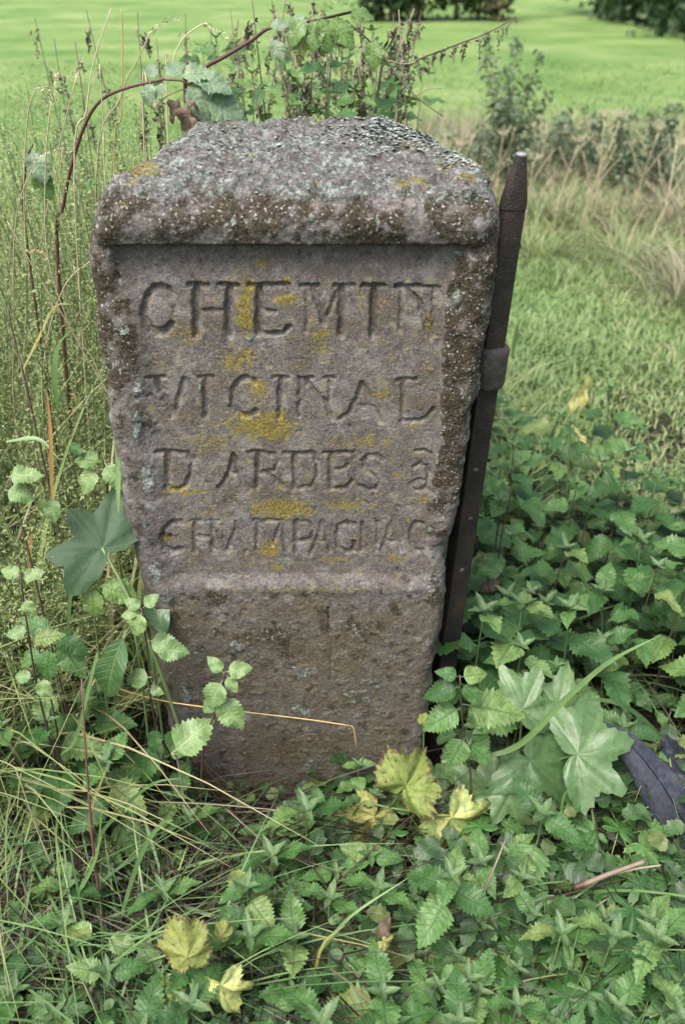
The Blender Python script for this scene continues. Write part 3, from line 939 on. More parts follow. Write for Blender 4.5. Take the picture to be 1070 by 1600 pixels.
def lobed_leaf(ctrl, n=72, rings=6, droop=0.2, cup=0.12, rip=0.05, teeth=0.04, nteeth=40, veins=(0, 50, 105), seed=0, petiole=0.3, asym=0.06, fold=0.0):
    """a palmate leaf round its petiole joint, tip along +Y; ctrl: (degrees from the tip, radius)"""
    r = np.random.default_rng(seed)
    th = np.linspace(-180, 180, n, endpoint=False)
    ca, cr = np.array(ctrl).T
    def rad(t, s):
        x = np.abs(t)
        return np.interp(x, ca, cr) * (1 + asym * np.sin(np.radians(t) * 2 + s))
    R = rad(th, r.uniform(0, 6))
    R = np.maximum(R * (1 + teeth * np.abs(((np.arange(n) * nteeth / n) % 1.0) * 2 - 1) * 1.2 - teeth * 0.4 + r.normal(0, teeth * 0.35, n)), 0.04)
    vs = sorted(set([v for v in veins] + [-v for v in veins]))
    vein = np.max([np.clip(1 - np.abs(th - v) / 5.0, 0, 1) for v in vs], axis=0)
    ph = r.uniform(0, 6.28, 3)
    V, UV, vn, rim = [], [], [], []
    ks = np.array([0.03, 0.2, 0.42, 0.65, 0.85, 1.0])[:rings]
    for k in ks:
        for j in range(n):
            t = math.radians(th[j])
            rr = R[j] * k
            x, y = math.sin(t) * rr, math.cos(t) * rr
            z = -droop * rr * rr + cup * rr * (1 - vein[j]) * 0.6 * min(1, k * 1.5) + rip * math.sin(5 * t + ph[0] + k * 3) * rr + rip * 0.6 * math.sin(9 * x + ph[1]) * math.cos(7 * y + ph[2]) * k + fold * abs(x)
            V.append((x, y, z))
            UV.append((x, y))
            vn.append(vein[j] * (1 - 0.35 * k))
            rim.append(k ** 3)
    F = []
    m = len(ks)
    for i in range(m - 1):
        for j in range(n):
            q = (j + 1) % n
            F.append((i * n + j, (i + 1) * n + j, (i + 1) * n + q, i * n + q))
    for j in range(0, n - 2, 2):
        F.append((0, j, j + 1, j + 2)) if j else F.append((0, 1, 2, n - 1))
    o = len(V)
    if petiole:
        for (y, z) in ((0.02, -0.004), (-petiole * 0.5, -0.05 * petiole), (-petiole, -0.3 * petiole)):
            for x in (-0.012, 0.012):
                V.append((x, y, z)); UV.append((0, 0)); vn.append(1.0); rim.append(0)
        F += [(o, o + 1, o + 3, o + 2), (o + 2, o + 3, o + 5, o + 4)]
    return np.array(V), np.array([f[::-1] for f in F]), np.array(UV), np.array(vn), np.array(rim)


def strip_mesh(name, mat, **kw):
    V, F, uv, rim = strip_leaf(**kw)
    return build_mesh(name, V, F, mat, uv=uv, extra={'rim': rim})


def lobed_mesh(name, mat, ctrl, **kw):
    V, F, uv, vn, rim = lobed_leaf(ctrl, **kw)
    return build_mesh(name, V, F, mat, uv=uv, extra={'vein': vn, 'rim': rim})


NETTLE_STOPS = [(0.0, (0.026, 0.078, 0.020)), (0.35, (0.054, 0.138, 0.036)), (0.7, (0.092, 0.192, 0.055)), (0.93, (0.145, 0.232, 0.072)), (1.0, (0.19, 0.24, 0.07))]
M_NETTLE = leaf_mat('nettle_leaf', NETTLE_STOPS, spec=0.28, vein=(0.028, 0.065, 0.026), vein_f=0.55, rough=0.45, lat=8.5, spots=((0.17, 0.24, 0.13), 34, 0.62, 0.6), edge=((0.17, 0.14, 0.045), 0.26, 0.74, 5))
M_YNETTLE = leaf_mat('young_nettle_leaf', [(0.0, (0.085, 0.165, 0.062)), (1.0, (0.125, 0.21, 0.08))], vein=(0.06, 0.13, 0.04), lat=8.5, rough=0.5)
M_PALE_NETTLE = leaf_mat('pale_nettle_leaf', [(0.0, (0.13, 0.23, 0.08)), (1.0, (0.19, 0.29, 0.10))], vein=(0.26, 0.34, 0.15), lat=8.0, rough=0.5, edge=((0.42, 0.36, 0.07), 0.35, 0.85))
M_HOG = leaf_mat('hogweed_leaf', [(0.0, (0.056, 0.125, 0.040)), (0.5, (0.078, 0.155, 0.054)), (1.0, (0.11, 0.19, 0.074))], vein=(0.18, 0.27, 0.13), vein_f=0.6, lat=0, rough=0.42, spots=((0.22, 0.30, 0.17), 38, 0.63, 0.6))
M_HOGDARK = leaf_mat('dark_hogweed_leaf', [(0.0, (0.030, 0.070, 0.030)), (1.0, (0.044, 0.090, 0.040))], vein=(0.16, 0.24, 0.12), vein_f=0.7, lat=0, rough=0.55, spec=0.3, spots=((0.16, 0.23, 0.13), 34, 0.65, 0.6))
M_CUP = leaf_mat('buttercup_leaf', [(0.0, (0.026, 0.090, 0.017)), (0.6, (0.050, 0.140, 0.027)), (1.0, (0.088, 0.185, 0.042))], vein=(0.11, 0.19, 0.08), lat=0, rough=0.5)
M_YELLOW = leaf_mat('yellowing_leaf', [(0.0, (0.19, 0.25, 0.065)), (0.5, (0.27, 0.29, 0.085)), (1.0, (0.34, 0.34, 0.12))], vein=(0.12, 0.22, 0.055), vein_f=0.75, lat=0, rough=0.6, spec=0.25, transl=0.35, spots=((0.06, 0.035, 0.018), 9, 0.61, 0.85), edge=((0.085, 0.052, 0.028), 0.40, 0.70))
M_YG = leaf_mat('half_yellow_leaf', [(0.0, (0.19, 0.27, 0.085)), (1.0, (0.27, 0.33, 0.11))], vein=(0.13, 0.24, 0.06), vein_f=0.6, lat=0, rough=0.5, spots=((0.36, 0.36, 0.11), 5, 0.48, 0.8), edge=((0.085, 0.05, 0.03), 0.36, 0.72))
M_BRAMBLE = leaf_mat('bramble_leaf', [(0.0, (0.14, 0.22, 0.12)), (0.5, (0.19, 0.27, 0.165)), (1.0, (0.24, 0.32, 0.20))], vein=(0.11, 0.18, 0.09), vein_f=0.7, lat=8, rough=0.5)
M_BRAMBLEG = leaf_mat('green_bramble_leaf', [(0.0, (0.12, 0.22, 0.06)), (1.0, (0.18, 0.29, 0.08))], vein=(0.08, 0.16, 0.05), vein_f=0.6, lat=8, rough=0.45, transl=0.4)
M_DOCK = leaf_mat('dock_leaf', [(0.0, (0.045, 0.115, 0.036)), (1.0, (0.075, 0.155, 0.048))], vein=(0.15, 0.23, 0.10), lat=9, rough=0.38, spots=((0.22, 0.27, 0.12), 24, 0.66, 0.6))
M_DEADLEAF = leaf_mat('dead_leaf', [(0.0, (0.055, 0.036, 0.024)), (1.0, (0.17, 0.11, 0.075))], vein=(0.08, 0.05, 0.03), lat=6, rough=0.7, transl=0.15)
M_STEM_DARK = stem_mat('dark_stem', [(0.2, (0.022, 0.013, 0.013)), (0.6, (0.055, 0.030, 0.026)), (0.9, (0.085, 0.055, 0.038))])
M_STEM_GREEN = stem_mat('green_stem', [(0.2, (0.055, 0.095, 0.030)), (0.6, (0.090, 0.145, 0.050)), (0.9, (0.14, 0.17, 0.07))])
M_STEM_RED = stem_mat('red_stem', [(0.2, (0.045, 0.018, 0.018)), (0.6, (0.085, 0.035, 0.030)), (0.9, (0.13, 0.075, 0.05))])
M_STRAW = stem_mat('straw', [(0.2, (0.24, 0.20, 0.12)), (0.6, (0.34, 0.30, 0.19)), (0.9, (0.42, 0.38, 0.26))])
M_GOLD = stem_mat('golden_straw', [(0.2, (0.30, 0.19, 0.055)), (0.9, (0.42, 0.29, 0.11))])
M_TWIG = stem_mat('twig', [(0.2, (0.10, 0.075, 0.055)), (0.6, (0.17, 0.135, 0.10)), (0.9, (0.27, 0.22, 0.165))])
M_SEED = stem_mat('dead_seed', [(0.2, (0.060, 0.050, 0.032)), (0.6, (0.095, 0.084, 0.054)), (0.9, (0.13, 0.125, 0.075))])
M_SEEDG = stem_mat('green_seed', [(0.2, (0.11, 0.12, 0.06)), (0.9, (0.17, 0.16, 0.085))])

NETTLE = [strip_mesh('nettle_leaf', M_NETTLE, W=0.60 + 0.06 * (i % 3), n=18, widest=0.30, serr=0.20, teeth=11, fold=0.16 + 0.10 * (i % 2), droop=0.12 + 0.10 * (i % 4), wavy=0.22, pleat=0.08, petiole=0.16, seed=i) for i in range(6)]
NETTLE_Y = [strip_mesh('young_nettle_leaf', M_YNETTLE, W=0.46, n=18, widest=0.30, serr=0.20, teeth=8, fold=0.5, droop=-0.05, wavy=0.15, petiole=0.06, seed=20 + i) for i in range(2)]
NETTLE_P = [strip_mesh('pale_nettle_leaf', M_PALE_NETTLE, W=0.66 + 0.05 * i, n=18, widest=0.34, serr=0.16, teeth=10, fold=0.15, droop=0.15 + 0.1 * i, wavy=0.25, pleat=0.08, petiole=0.14, seed=30 + i) for i in range(3)]
BRAMBLE = [strip_mesh('bramble_leaf', M_BRAMBLE, W=0.72, n=22, widest=0.36, tip=0.75, serr=0.07, teeth=13, fold=0.15, droop=0.25 + 0.15 * i, wavy=0.15, pleat=0.20, petiole=0.10, seed=40 + i, cols=3) for i in range(2)]
BRAMBLE_G = [strip_mesh('bramble_leaf', M_BRAMBLEG, W=0.70, n=22, widest=0.36, tip=0.75, serr=0.07, teeth=13, fold=0.1, droop=0.35, wavy=0.15, pleat=0.2, petiole=0.10, seed=45, cols=3)]
DOCK = [strip_mesh('dock_leaf', M_DOCK, W=0.42, n=16, widest=0.40, tip=0.7, fold=0.25, droop=0.4, wavy=0.25, petiole=0.12, seed=50, cols=3)]
DEAD = [strip_mesh('dead_leaf', M_DEADLEAF, W=0.7, n=14, widest=0.4, serr=0.15, teeth=6, fold=0.9, droop=0.5, wavy=0.9, curl=0.5, petiole=0.1, seed=60)]
HOG_CTRL = [(0, 1.0), (6, .95), (14, .78), (24, .62), (31, .60), (38, .68), (48, .86), (55, .94), (62, .82), (74, .62), (80, .60), (90, .68), (104, .76), (112, .68), (128, .46), (146, .32), (164, .2), (180, .05)]
HOG_CTRL2 = [(0, 1.0), (12, .92), (22, .74), (32, .55), (42, .66), (54, .86), (66, .80), (80, .52), (92, .58), (108, .66), (124, .55), (142, .36), (162, .2), (180, .06)]
CUP_CTRL = [(0, 1.0), (7, .90), (12, .62), (17, .80), (24, .70), (33, .28), (42, .70), (50, .92), (58, .74), (64, .86), (74, .62), (88, .26), (100, .62), (112, .72), (126, .58), (146, .36), (165, .16), (180, .05)]
YEL_CTRL = [(0, 1.0), (18, .90), (32, .76), (46, .80), (60, .88), (80, .72), (100, .76), (120, .66), (145, .54), (165, .38), (180, .12)]
HOG = [lobed_mesh('hogweed_leaf', M_HOG, HOG_CTRL, droop=0.22 + 0.12 * i, cup=0.12, rip=0.07, teeth=0.06, nteeth=36, veins=(0, 54, 104), asym=0.16, seed=i, petiole=0.0) for i in range(3)]
HOG2 = [lobed_mesh('hogweed_leaf', M_HOG, HOG_CTRL2, droop=0.25, cup=0.12, rip=0.08, teeth=0.06, nteeth=36, veins=(0, 54, 106), asym=0.16, seed=5, petiole=0.0)]
HOGD = [lobed_mesh('dark_hogweed_leaf', M_HOGDARK, HOG_CTRL, droop=0.12, cup=0.08, rip=0.05, teeth=0.03, nteeth=36, veins=(0, 54, 104), asym=0.2, seed=9, petiole=0.0)]
CUP = [lobed_mesh('buttercup_leaf', M_CUP, CUP_CTRL, n=72, rings=6, droop=0.2 + 0.15 * i, cup=0.15, rip=0.06, teeth=0.07, nteeth=36, veins=(0, 50, 110), seed=12 + i, petiole=0.0) for i in range(3)]
YEL = [lobed_mesh('yellow_leaf', M_YELLOW, YEL_CTRL, droop=0.45 + 0.4 * i, cup=0.06, rip=0.22, teeth=0.09, nteeth=36, veins=(0, 52, 108), seed=22 + i, asym=0.10 + 0.07 * i, fold=(-0.35, 0.95, 0.5)[i], petiole=0.0) for i in range(3)]
YELG = [lobed_mesh('half_yellow_leaf', M_YG, HOG_CTRL2, droop=0.6, cup=0.12, rip=0.22, teeth=0.10, nteeth=36, veins=(0, 54, 106), seed=26, petiole=0.0)]


def frame(pos, tip, nrm, s):
    y = Vector(tip).normalized()
    n = Vector(nrm)
    z = (n - y * n.dot(y))
    if z.length < 1e-4:
        z = Vector((0, 0, 1)) - y * y.z
    z.normalize()
    x = y.cross(z)
    m = Matrix((x, y, z)).transposed().to_4x4()
    return Matrix.Translation(pos) @ m @ Matrix.Scale(s, 4)


def add_leaf(root, me, pos, tip, nrm, s, name):
    o = link(name, me, root)
    o.matrix_basis = Matrix.Translation(-root.location) @ frame(pos, tip, nrm, s)
    return o


def hleaf(root, me, px, py, Y, ang, size, k=0.45, name=None, pitch=0.0, side=0.0):
    """a leaf whose stalk end is seen at px, py in depth Y; it points to the screen angle ang, is size pixels long;
    k turns its face from the viewer (0) to the sky (1); pitch lifts the tip towards the viewer"""
    p = P(px, py, Y)
    s = size / FPX * depth_at(px, py, Y) * ((0.62 if 'yellow' in me.name else 0.82) if 'vein' in me.attributes else 1.0)
    a = math.radians(ang)
    t = RIGHT * math.cos(a) + UP * math.sin(a) - FWD * math.sin(math.radians(pitch))
    n = (-FWD) * (1 - k) + Vector((side, 0, 1)) * k
    return add_leaf(root, me, p, t, n, s, name or me.name.split('.')[0])


def hstem(root, pts, r, mat, name='stem', n=14, sides=6):
    path = catmull([P(*q) if not isinstance(q, Vector) else q for q in pts], n)
    rr = np.linspace(r[0], r[1], n + 1)
    V, F = tube_arrays(path - np.array(root.location), rr, sides)
    return link(name, build_mesh(name, V, F, mat), root), path


def ground_pt(px, py, Y):
    p = P(px, py, Y)
    return Vector((p.x, p.y, float(ground_z(p.x, p.y)) - 0.01))


# ------------------------------------------------------------------ blades of grass
def blades(name, xyz, h, w, mat, bend=0.6, seg=4, lean=0.3, rnd=None, dirs=None, tipdroop=0.0, avoid=True):
    n = len(xyz)
    h = np.broadcast_to(h, (n,)); w = np.broadcast_to(w, (n,)); bend = np.broadcast_to(bend, (n,))
    a = rng.uniform(0, 2 * math.pi, n) if dirs is None else dirs
    d = np.stack([np.cos(a), np.sin(a), np.zeros(n)], 1)
    tw = a + math.pi / 2 + rng.normal(0, 0.5, n)
    wd = np.stack([np.cos(tw), np.sin(tw), rng.normal(0, 0.15, n)], 1)
    V = np.zeros((n, seg + 1, 2, 3))
    ln = rng.uniform(0, 1, n) * lean
    for i in range(seg + 1):
        t = i / seg
        c = xyz + d * (h * (ln * t + bend * t * t * 0.9))[:, None]
        c[:, 2] += h * (t - bend * 0.55 * t ** 2.2 - tipdroop * t ** 3)
        ww = w * (1 - 0.92 * t ** 1.8) * 0.5
        V[:, i, 0] = c - wd * ww[:, None]
        V[:, i, 1] = c + wd * ww[:, None]
    i = np.arange(n)[:, None] * (seg + 1) * 2
    F = np.concatenate([np.stack([i + 2 * s, i + 2 * s + 1, i + 2 * s + 3, i + 2 * s + 2], -1) for s in range(seg)], 1).reshape(-1, 4)
    rn = rng.uniform(0, 1, n) if rnd is None else rnd
    if avoid:       # no blade grows through the stone or lies over its face
        C = V.mean(2)
        c = C.reshape(-1, 3)
        inside = ((c[:, 0] > -0.31) & (c[:, 0] < 0.235) & (c[:, 1] > STONE_Y - 0.03) & (c[:, 1] < STONE_Y + 0.53) & (c[:, 2] < 1.25)).reshape(n, -1).any(1)
        qx, qy = proj(c)
        over = ((c[:, 1] < STONE_Y) & (qx > 215) & (qx < 690) & (qy < limit_y(qx) - 15)).reshape(n, -1).any(1)
        k = ~(inside | over)
        V, rn, n = V[k], rn[k], int(k.sum())
        i = np.arange(n)[:, None] * (seg + 1) * 2
        F = np.concatenate([np.stack([i + 2 * s, i + 2 * s + 1, i + 2 * s + 3, i + 2 * s + 2], -1) for s in range(seg)], 1).reshape(-1, 4)
    return build_mesh(name, V.reshape(-1, 3), F, mat, rnd=np.repeat(rn, (seg + 1) * 2))


def stuff(name, me, label, cat):
    return tag(link(name, me), label, cat, kind='stuff')


def scatter_leaves(name, tmpl, pos, size, mat, tilt=0.5, up=True, rnd=None):
    """one mesh of many small leaves"""
    V0, F0, uv0, rim0 = tmpl
    n = len(pos)
    a = rng.uniform(0, 2 * math.pi, n)
    y = np.stack([np.cos(a), np.sin(a), rng.normal(-0.1, tilt * 0.6, n)], 1)
    y /= np.linalg.norm(y, axis=1)[:, None]
    nn = np.stack([rng.normal(0, tilt, n), rng.normal(-0.15, tilt, n), np.ones(n)], 1)
    z = nn - y * (nn * y).sum(1)[:, None]
    z /= np.linalg.norm(z, axis=1)[:, None]
    x = np.cross(y, z)
    R = np.stack([x, y, z], 2) * np.broadcast_to(size, (n,))[:, None, None]
    V = np.einsum('nij,vj->nvi', R, V0) + pos[:, None, :]
    F = (F0[None] + (np.arange(n) * len(V0))[:, None, None]).reshape(-1, F0.shape[1])
    rn = rng.uniform(0, 1, n) if rnd is None else rnd
    return build_mesh(name, V.reshape(-1, 3), F, mat, uv=np.tile(uv0, (n, 1)), rnd=np.repeat(rn, len(V0)), extra={'rim': np.tile(rim0, n)})


def pts_xy(n, x0, x1, y0, y1, z=0.0, keep=None):
    p = np.stack([rng.uniform(x0, x1, n), rng.uniform(y0, y1, n), np.zeros(n)], 1)
    if keep is not None:
        p = p[keep(p)]
    p[:, 2] = ground_z(p[:, 0], p[:, 1]) + z
    return p


def off_stone(p, m=0.03):
    inside = (p[:, 0] > -0.27 - m) & (p[:, 0] < 0.20 + m) & (p[:, 1] > STONE_Y - m) & (p[:, 1] < STONE_Y + 0.52 + m)
    return ~inside


def limit_y(px):
    """how high (in the photograph) plants in front of the stone may reach"""
    return np.interp(px, [0, 150, 235, 262, 300, 470, 540, 600, 680, 760, 800], [350, 700, 1000, 1150, 1212, 1215, 1165, 1120, 1075, 1000, 560])

# ------------------------------------------------------------------ far field edge: trees and bushes of the hedge
def far_leaf_mat(name, stops):
    N = Nodes(name)
    col = N.ramp(N.attr('rnd').outputs['Fac'], stops)
    return N.done(col, 0.6, None, 0.25, col, 0.3)


FAR_G = far_leaf_mat('hedge_leaves', [(0.0, (0.020, 0.045, 0.018)), (0.6, (0.040, 0.080, 0.030)), (1.0, (0.075, 0.12, 0.045))])
FAR_O = far_leaf_mat('autumn_leaves', [(0.0, (0.040, 0.055, 0.022)), (0.6, (0.085, 0.085, 0.035)), (1.0, (0.15, 0.12, 0.05))])
M_BARK = stem_mat('bark', [(0.2, (0.045, 0.036, 0.028)), (0.9, (0.12, 0.10, 0.08))])


def tree(x, y, h, wd, mat, label, low=0.1, group='trees of the hedge along the field'):
    z0 = float(ground_z(x, y))
    root = thing('hedge_tree', (x, y, z0 - 0.05), label, 'tree', group)
    parts = [tube_arrays(catmull([(0, 0, 0), (rng.normal(0, .1), rng.normal(0, .1), h * .4), (rng.normal(0, .2), rng.normal(0, .2), h * .85)], 6), np.linspace(0.10, 0.03, 7) * h / 4, 7)]
    tips = []
    for k in range(7):
        a = rng.uniform(0, 6.28); hh = h * rng.uniform(.15, .7)
        e = (math.cos(a) * wd * .4, math.sin(a) * wd * .4, hh + h * .18)
        parts.append(tube_arrays(catmull([(0, 0, hh), ((e[0]) * .5, e[1] * .5, hh + h * .06), e], 4), np.linspace(0.035, 0.012, 5) * h / 4, 5))
        tips.append(e)
    V, F, R = join(parts)
    link('trunk', build_mesh('trunk', V, F, M_BARK), root)
    cl = np.stack([rng.normal(0, .26, 46) * wd, rng.normal(0, .26, 46) * wd, rng.uniform(low, 1.0, 46) * h], 1)
    n = 2600
    c = cl[rng.integers(0, 46, n)] + rng.normal(0, 1, (n, 3)) * (0.10 * wd, 0.10 * wd, 0.07 * h)
    c[:, 2] = np.abs(c[:, 2])
    s = rng.uniform(0.05, 0.12, n)
    u = rng.normal(0, 1, (n, 3)); u /= np.linalg.norm(u, axis=1)[:, None]
    w = np.cross(u, rng.normal(0, 1, (n, 3))); w /= np.linalg.norm(w, axis=1)[:, None]
    V = np.stack([c - u * s[:, None], c + w * s[:, None] * .6, c + u * s[:, None], c - w * s[:, None] * .6], 1).reshape(-1, 3)
    link('crown', build_mesh('crown', V, np.arange(n * 4).reshape(-1, 4), mat, rnd=np.repeat(rng.random(n), 4), smooth=False), root)
    return root


for k in range(9):       # the hedge that comes nearer on the right
    t = k / 8
    x, y = 7.0 + 0.9 * t + rng.normal(0, .12), 27.0 - 9.0 * t + rng.normal(0, .15)
    tree(x, y, rng.uniform(2.6, 4.2), rng.uniform(1.6, 2.3), FAR_G, 'dark green hedge tree at the upper right edge of the field', 0.05, 'dark trees at the upper right of the field')
for k in range(4):
    tree(1.2 + 0.78 * k + rng.normal(0, .1), 24.5 + rng.normal(0, .3), rng.uniform(2.0, 3.0), 1.3, FAR_O if k % 2 else FAR_G, 'brownish bush standing at the far field edge above the stone', 0.12, 'bushes at the far field edge above the stone')

# ------------------------------------------------------------------ grass
B_FIELD = blade_mat('field_grass', [(0.0, (0.090, 0.160, 0.040)), (0.5, (0.126, 0.200, 0.058)), (0.85, (0.170, 0.235, 0.082)), (1.0, (0.24, 0.25, 0.12))], patch=0.6)
B_TRACK = blade_mat('track_grass', [(0.0, (0.095, 0.170, 0.050)), (0.42, (0.150, 0.235, 0.078)), (0.72, (0.205, 0.280, 0.112)), (0.9, (0.30, 0.30, 0.16)), (1.0, (0.36, 0.32, 0.19))], patch=1.8)
B_DRY = blade_mat('dry_grass', [(0.0, (0.16, 0.145, 0.085)), (0.5, (0.25, 0.225, 0.15)), (1.0, (0.36, 0.325, 0.235))])
B_MIX = blade_mat('mixed_grass', [(0.0, (0.095, 0.160, 0.050)), (0.40, (0.155, 0.225, 0.078)), (0.66, (0.215, 0.25, 0.105)), (0.84, (0.29, 0.26, 0.14)), (1.0, (0.35, 0.29, 0.18))], patch=2.5)
B_GREEN = blade_mat('green_blades', [(0.0, (0.050, 0.110, 0.036)), (0.5, (0.090, 0.165, 0.055)), (0.9, (0.14, 0.215, 0.078)), (1.0, (0.24, 0.23, 0.10))])
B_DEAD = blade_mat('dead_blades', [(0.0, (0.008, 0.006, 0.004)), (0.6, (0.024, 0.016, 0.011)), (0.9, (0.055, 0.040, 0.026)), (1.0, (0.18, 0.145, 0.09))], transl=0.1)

n = 42000
yy = 4.6 * (15 / 4.6) ** (rng.uniform(0, 1, n) ** 1.35)
xx = rng.uniform(-0.62, 0.62, n) * yy
p = np.stack([xx, yy, ground_z(xx, yy)], 1)
stuff('pasture_grass', blades('pasture_grass', p, rng.uniform(0.025, 0.06, n), 0.004 + 0.0009 * yy, B_FIELD, bend=rng.uniform(0.4, 1.2, n), seg=2), 'short bright green grass of the sloping pasture behind the stone', 'grass')

p = pts_xy(62000, 0.35, 3.6, 1.9, 6.4, keep=lambda q: (q[:, 0] > 0.30 * q[:, 1] - 0.55) & (q[:, 0] < 0.48 * q[:, 1] + 0.3))
p = np.vstack([p, pts_xy(9000, 1.35, 3.2, 0.5, 2.6), pts_xy(5000, -3.0, -1.2, 0.4, 2.6)])
n = len(p)
cl = fbm(p, 2.6, 3, 91)
stuff('track_grass', blades('track_grass', p, (0.035 + 0.11 * cl ** 1.5) * rng.uniform(0.6, 1.3, n), 0.0045 + 0.0012 * p[:, 1] * 0.5, B_TRACK, bend=rng.uniform(0.3, 1.1, n), seg=3), 'lush mown green grass beside the iron post', 'grass')


def clump_pts(centres, per, sp):
    c = np.repeat(np.array(centres, float), per, axis=0)
    q = np.stack([c[:, 0] + rng.normal(0, sp, len(c)), c[:, 1] + rng.normal(0, sp, len(c)), np.zeros(len(c))], 1)
    q[:, 2] = ground_z(q[:, 0], q[:, 1])
    return q


# tall withered grass between the mown strip and the pasture
cs = [(rng.uniform(0.45, 4.4), rng.uniform(5.2, 8.2)) for _ in range(130)]
p = clump_pts(cs, 40, 0.16)
n = len(p)
stuff('withered_grass', blades('withered_grass', p, rng.uniform(0.16, 0.58, n) * (0.6 + 0.8 * fbm(p, 1.2, 2, 95)), 0.006, B_DRY, bend=rng.uniform(0.2, 1.0, n), seg=4, lean=0.35), 'pale withered tall grass along the pasture edge', 'grass')
cs = [(rng.uniform(0.35, 4.4), rng.uniform(5.3, 9.0)) for _ in range(300)]
p = clump_pts(cs, 60, 0.18)
n = len(p)
stuff('rough_grass', blades('rough_grass', p, rng.uniform(0.10, 0.36, n), 0.007, B_MIX, bend=rng.uniform(0.3, 1.0, n), seg=4, lean=0.4), 'rough green and straw coloured grass along the pasture edge', 'grass')


def tussock(x, y, n, hmax, label, mat=B_DRY):
    q = clump_pts([(x, y)], n, 0.10)
    q -= (x, y, 0)
    z0 = float(ground_z(x, y))
    q[:, 2] = 0
    a = np.arctan2(q[:, 1], q[:, 0]) + rng.normal(0, 0.6, n)
    me = blades('blades', q, rng.uniform(0.4, 1.0, n) * hmax, 0.005, mat, bend=rng.uniform(0.5, 1.3, n), seg=6, lean=0.5, dirs=a, avoid=False)
    t = thing('grass_tussock', (x, y, z0), label, 'tussock', 'arching grass tussocks at the right edge')
    link('blades', me, t)['kind'] = 'stuff'


tussock(1.75, 4.15, 260, 0.52, 'straw coloured arching tussock at the right edge beyond the track, nearest of the tussocks')
tussock(1.62, 4.75, 240, 0.50, 'green and straw tussock just behind the nearest straw tussock', B_MIX)
tussock(2.15, 5.3, 240, 0.62, 'tall pale tussock at the right edge below the dark sapling')
tussock(1.15, 4.9, 260, 0.36, 'green arching tussock right of the pointed iron tip', B_MIX)
tussock(1.45, 5.5, 240, 0.40, 'low green and straw tussock below the bushy sapling', B_MIX)


def sapling(x, y, h, w, n, label, mat):
    z0 = float(ground_z(x, y))
    root = thing('sapling', (x, y, z0 - 0.02), label, 'sapling', 'saplings at the pasture edge')
    parts, pos = [], []
    for k in range(9):
        a = rng.uniform(0, 6.28)
        e = np.array([math.cos(a) * w * rng.uniform(.1, .5), math.sin(a) * w * rng.uniform(.1, .5), h * rng.uniform(.6, 1.0)])
        path = catmull([(0, 0, 0), (e[0] * .35, e[1] * .35, e[2] * .5), e], 8)
        parts.append(tube_arrays(path, np.linspace(0.007, 0.002, 9), 5))
        m = n // 9
        i = rng.uniform(0.25, 1.0, m)
        c = np.stack([np.interp(i, np.linspace(0, 1, 9), path[:, j]) for j in range(3)], 1) + rng.normal(0, 0.055, (m, 3)) * (1.15 - i)[:, None] * 1.6
        pos.append(c)
    V, F, R = join(parts)
    link('trunk', build_mesh('trunk', V, F, M_TWIG), root)
    pos = np.vstack(pos)
    t = strip_leaf(W=0.42, n=3, widest=0.4, tip=0.8, fold=0.3, droop=0.3, petiole=0.1, cols=1)
    link('crown', scatter_leaves('crown', t, pos, rng.uniform(0.03, 0.055, len(pos)), mat, tilt=0.8), root)


SAP = leaf_mat('sapling_leaf', [(0.0, (0.050, 0.095, 0.048)), (0.6, (0.085, 0.14, 0.070)), (1.0, (0.13, 0.19, 0.09))], lat=0, rough=0.45, ns=10)
for px, Y, h, w, m, lab in ((788, 6.2, 1.05, 0.75, 1700, 'bushy grey green sapling upright behind the pointed iron tip'), (905, 6.6, .62, .55, 700, 'low sapling between the bushy sapling and the dark ones'),
                         (965, 6.1, .70, .55, 800, 'dark leafy sapling left of the last one at the right edge'), (1022, 5.9, .78, .60, 900, 'dark leafy sapling at the right frame edge'), (850, 6.8, .50, .5, 500, 'small sapling just right of the bushy sapling'),
                         (735, 6.6, .50, .5, 500, 'small sapling just left of the bushy sapling')):
    sapling(P(px, 300, Y).x, Y, h, w, m, lab, SAP)


def umbel_stalk(x, y, h, label):
    z0 = float(ground_z(x, y))
    root = thing('dry_umbel_stalk', (x, y, z0 - 0.02), label, 'dead stalk', 'pale dead umbel stalks at the pasture edge')
    lean = rng.normal(0, .08)
    parts = [tube_arrays(catmull([(0, 0, 0), (lean * .4, 0, h * .5), (lean, rng.normal(0, .05), h * .95)], 8), np.linspace(0.006, 0.003, 9), 5)]
    for k in range(3):
        hh = h * rng.uniform(.45, .8); s = rng.choice([-1, 1])
        parts.append(tube_arrays(catmull([(lean * hh / h, 0, hh), (lean * hh / h + s * .05, 0.01, hh + .09), (lean * hh / h + s * rng.uniform(.07, .14), 0.02, hh + rng.uniform(.14, .24))], 5), np.linspace(0.0035, 0.002, 6), 5))
    V, F, R = join(parts)
    link('stem', build_mesh('stem', V, F, M_STRAW), root)
    ps = []
    for k in range(14):
        a = k / 14 * 6.28; rr = rng.uniform(.02, .055)
        e = (lean + math.cos(a) * rr, math.sin(a) * rr, h + rng.uniform(.0, .02))
        ps.append(tube_arrays([(lean, 0, h * .95), e], np.array([0.0014, 0.0014]), 4))
        ps.append(tube_arrays([e, (e[0], e[1], e[2] + .006)], np.array([0.004, 0.003]), 5))
    V, F, R = join(ps)
    link('umbel', build_mesh('umbel', V, F, M_STRAW), root)


for k, (px, Y, h) in enumerate(((905, 5.0, 0.78), (930, 5.4, 0.70), (985, 5.3, 0.66), (770, 6.0, 0.50), (700, 5.8, 0.45), (868, 5.6, 0.52), (1035, 5.2, 0.6), (820, 5.2, .5))):
    q = P(px, 330, Y)
    umbel_stalk(q.x, Y, h, 'pale dead branching stalk with dry umbel rising from the withered grass')

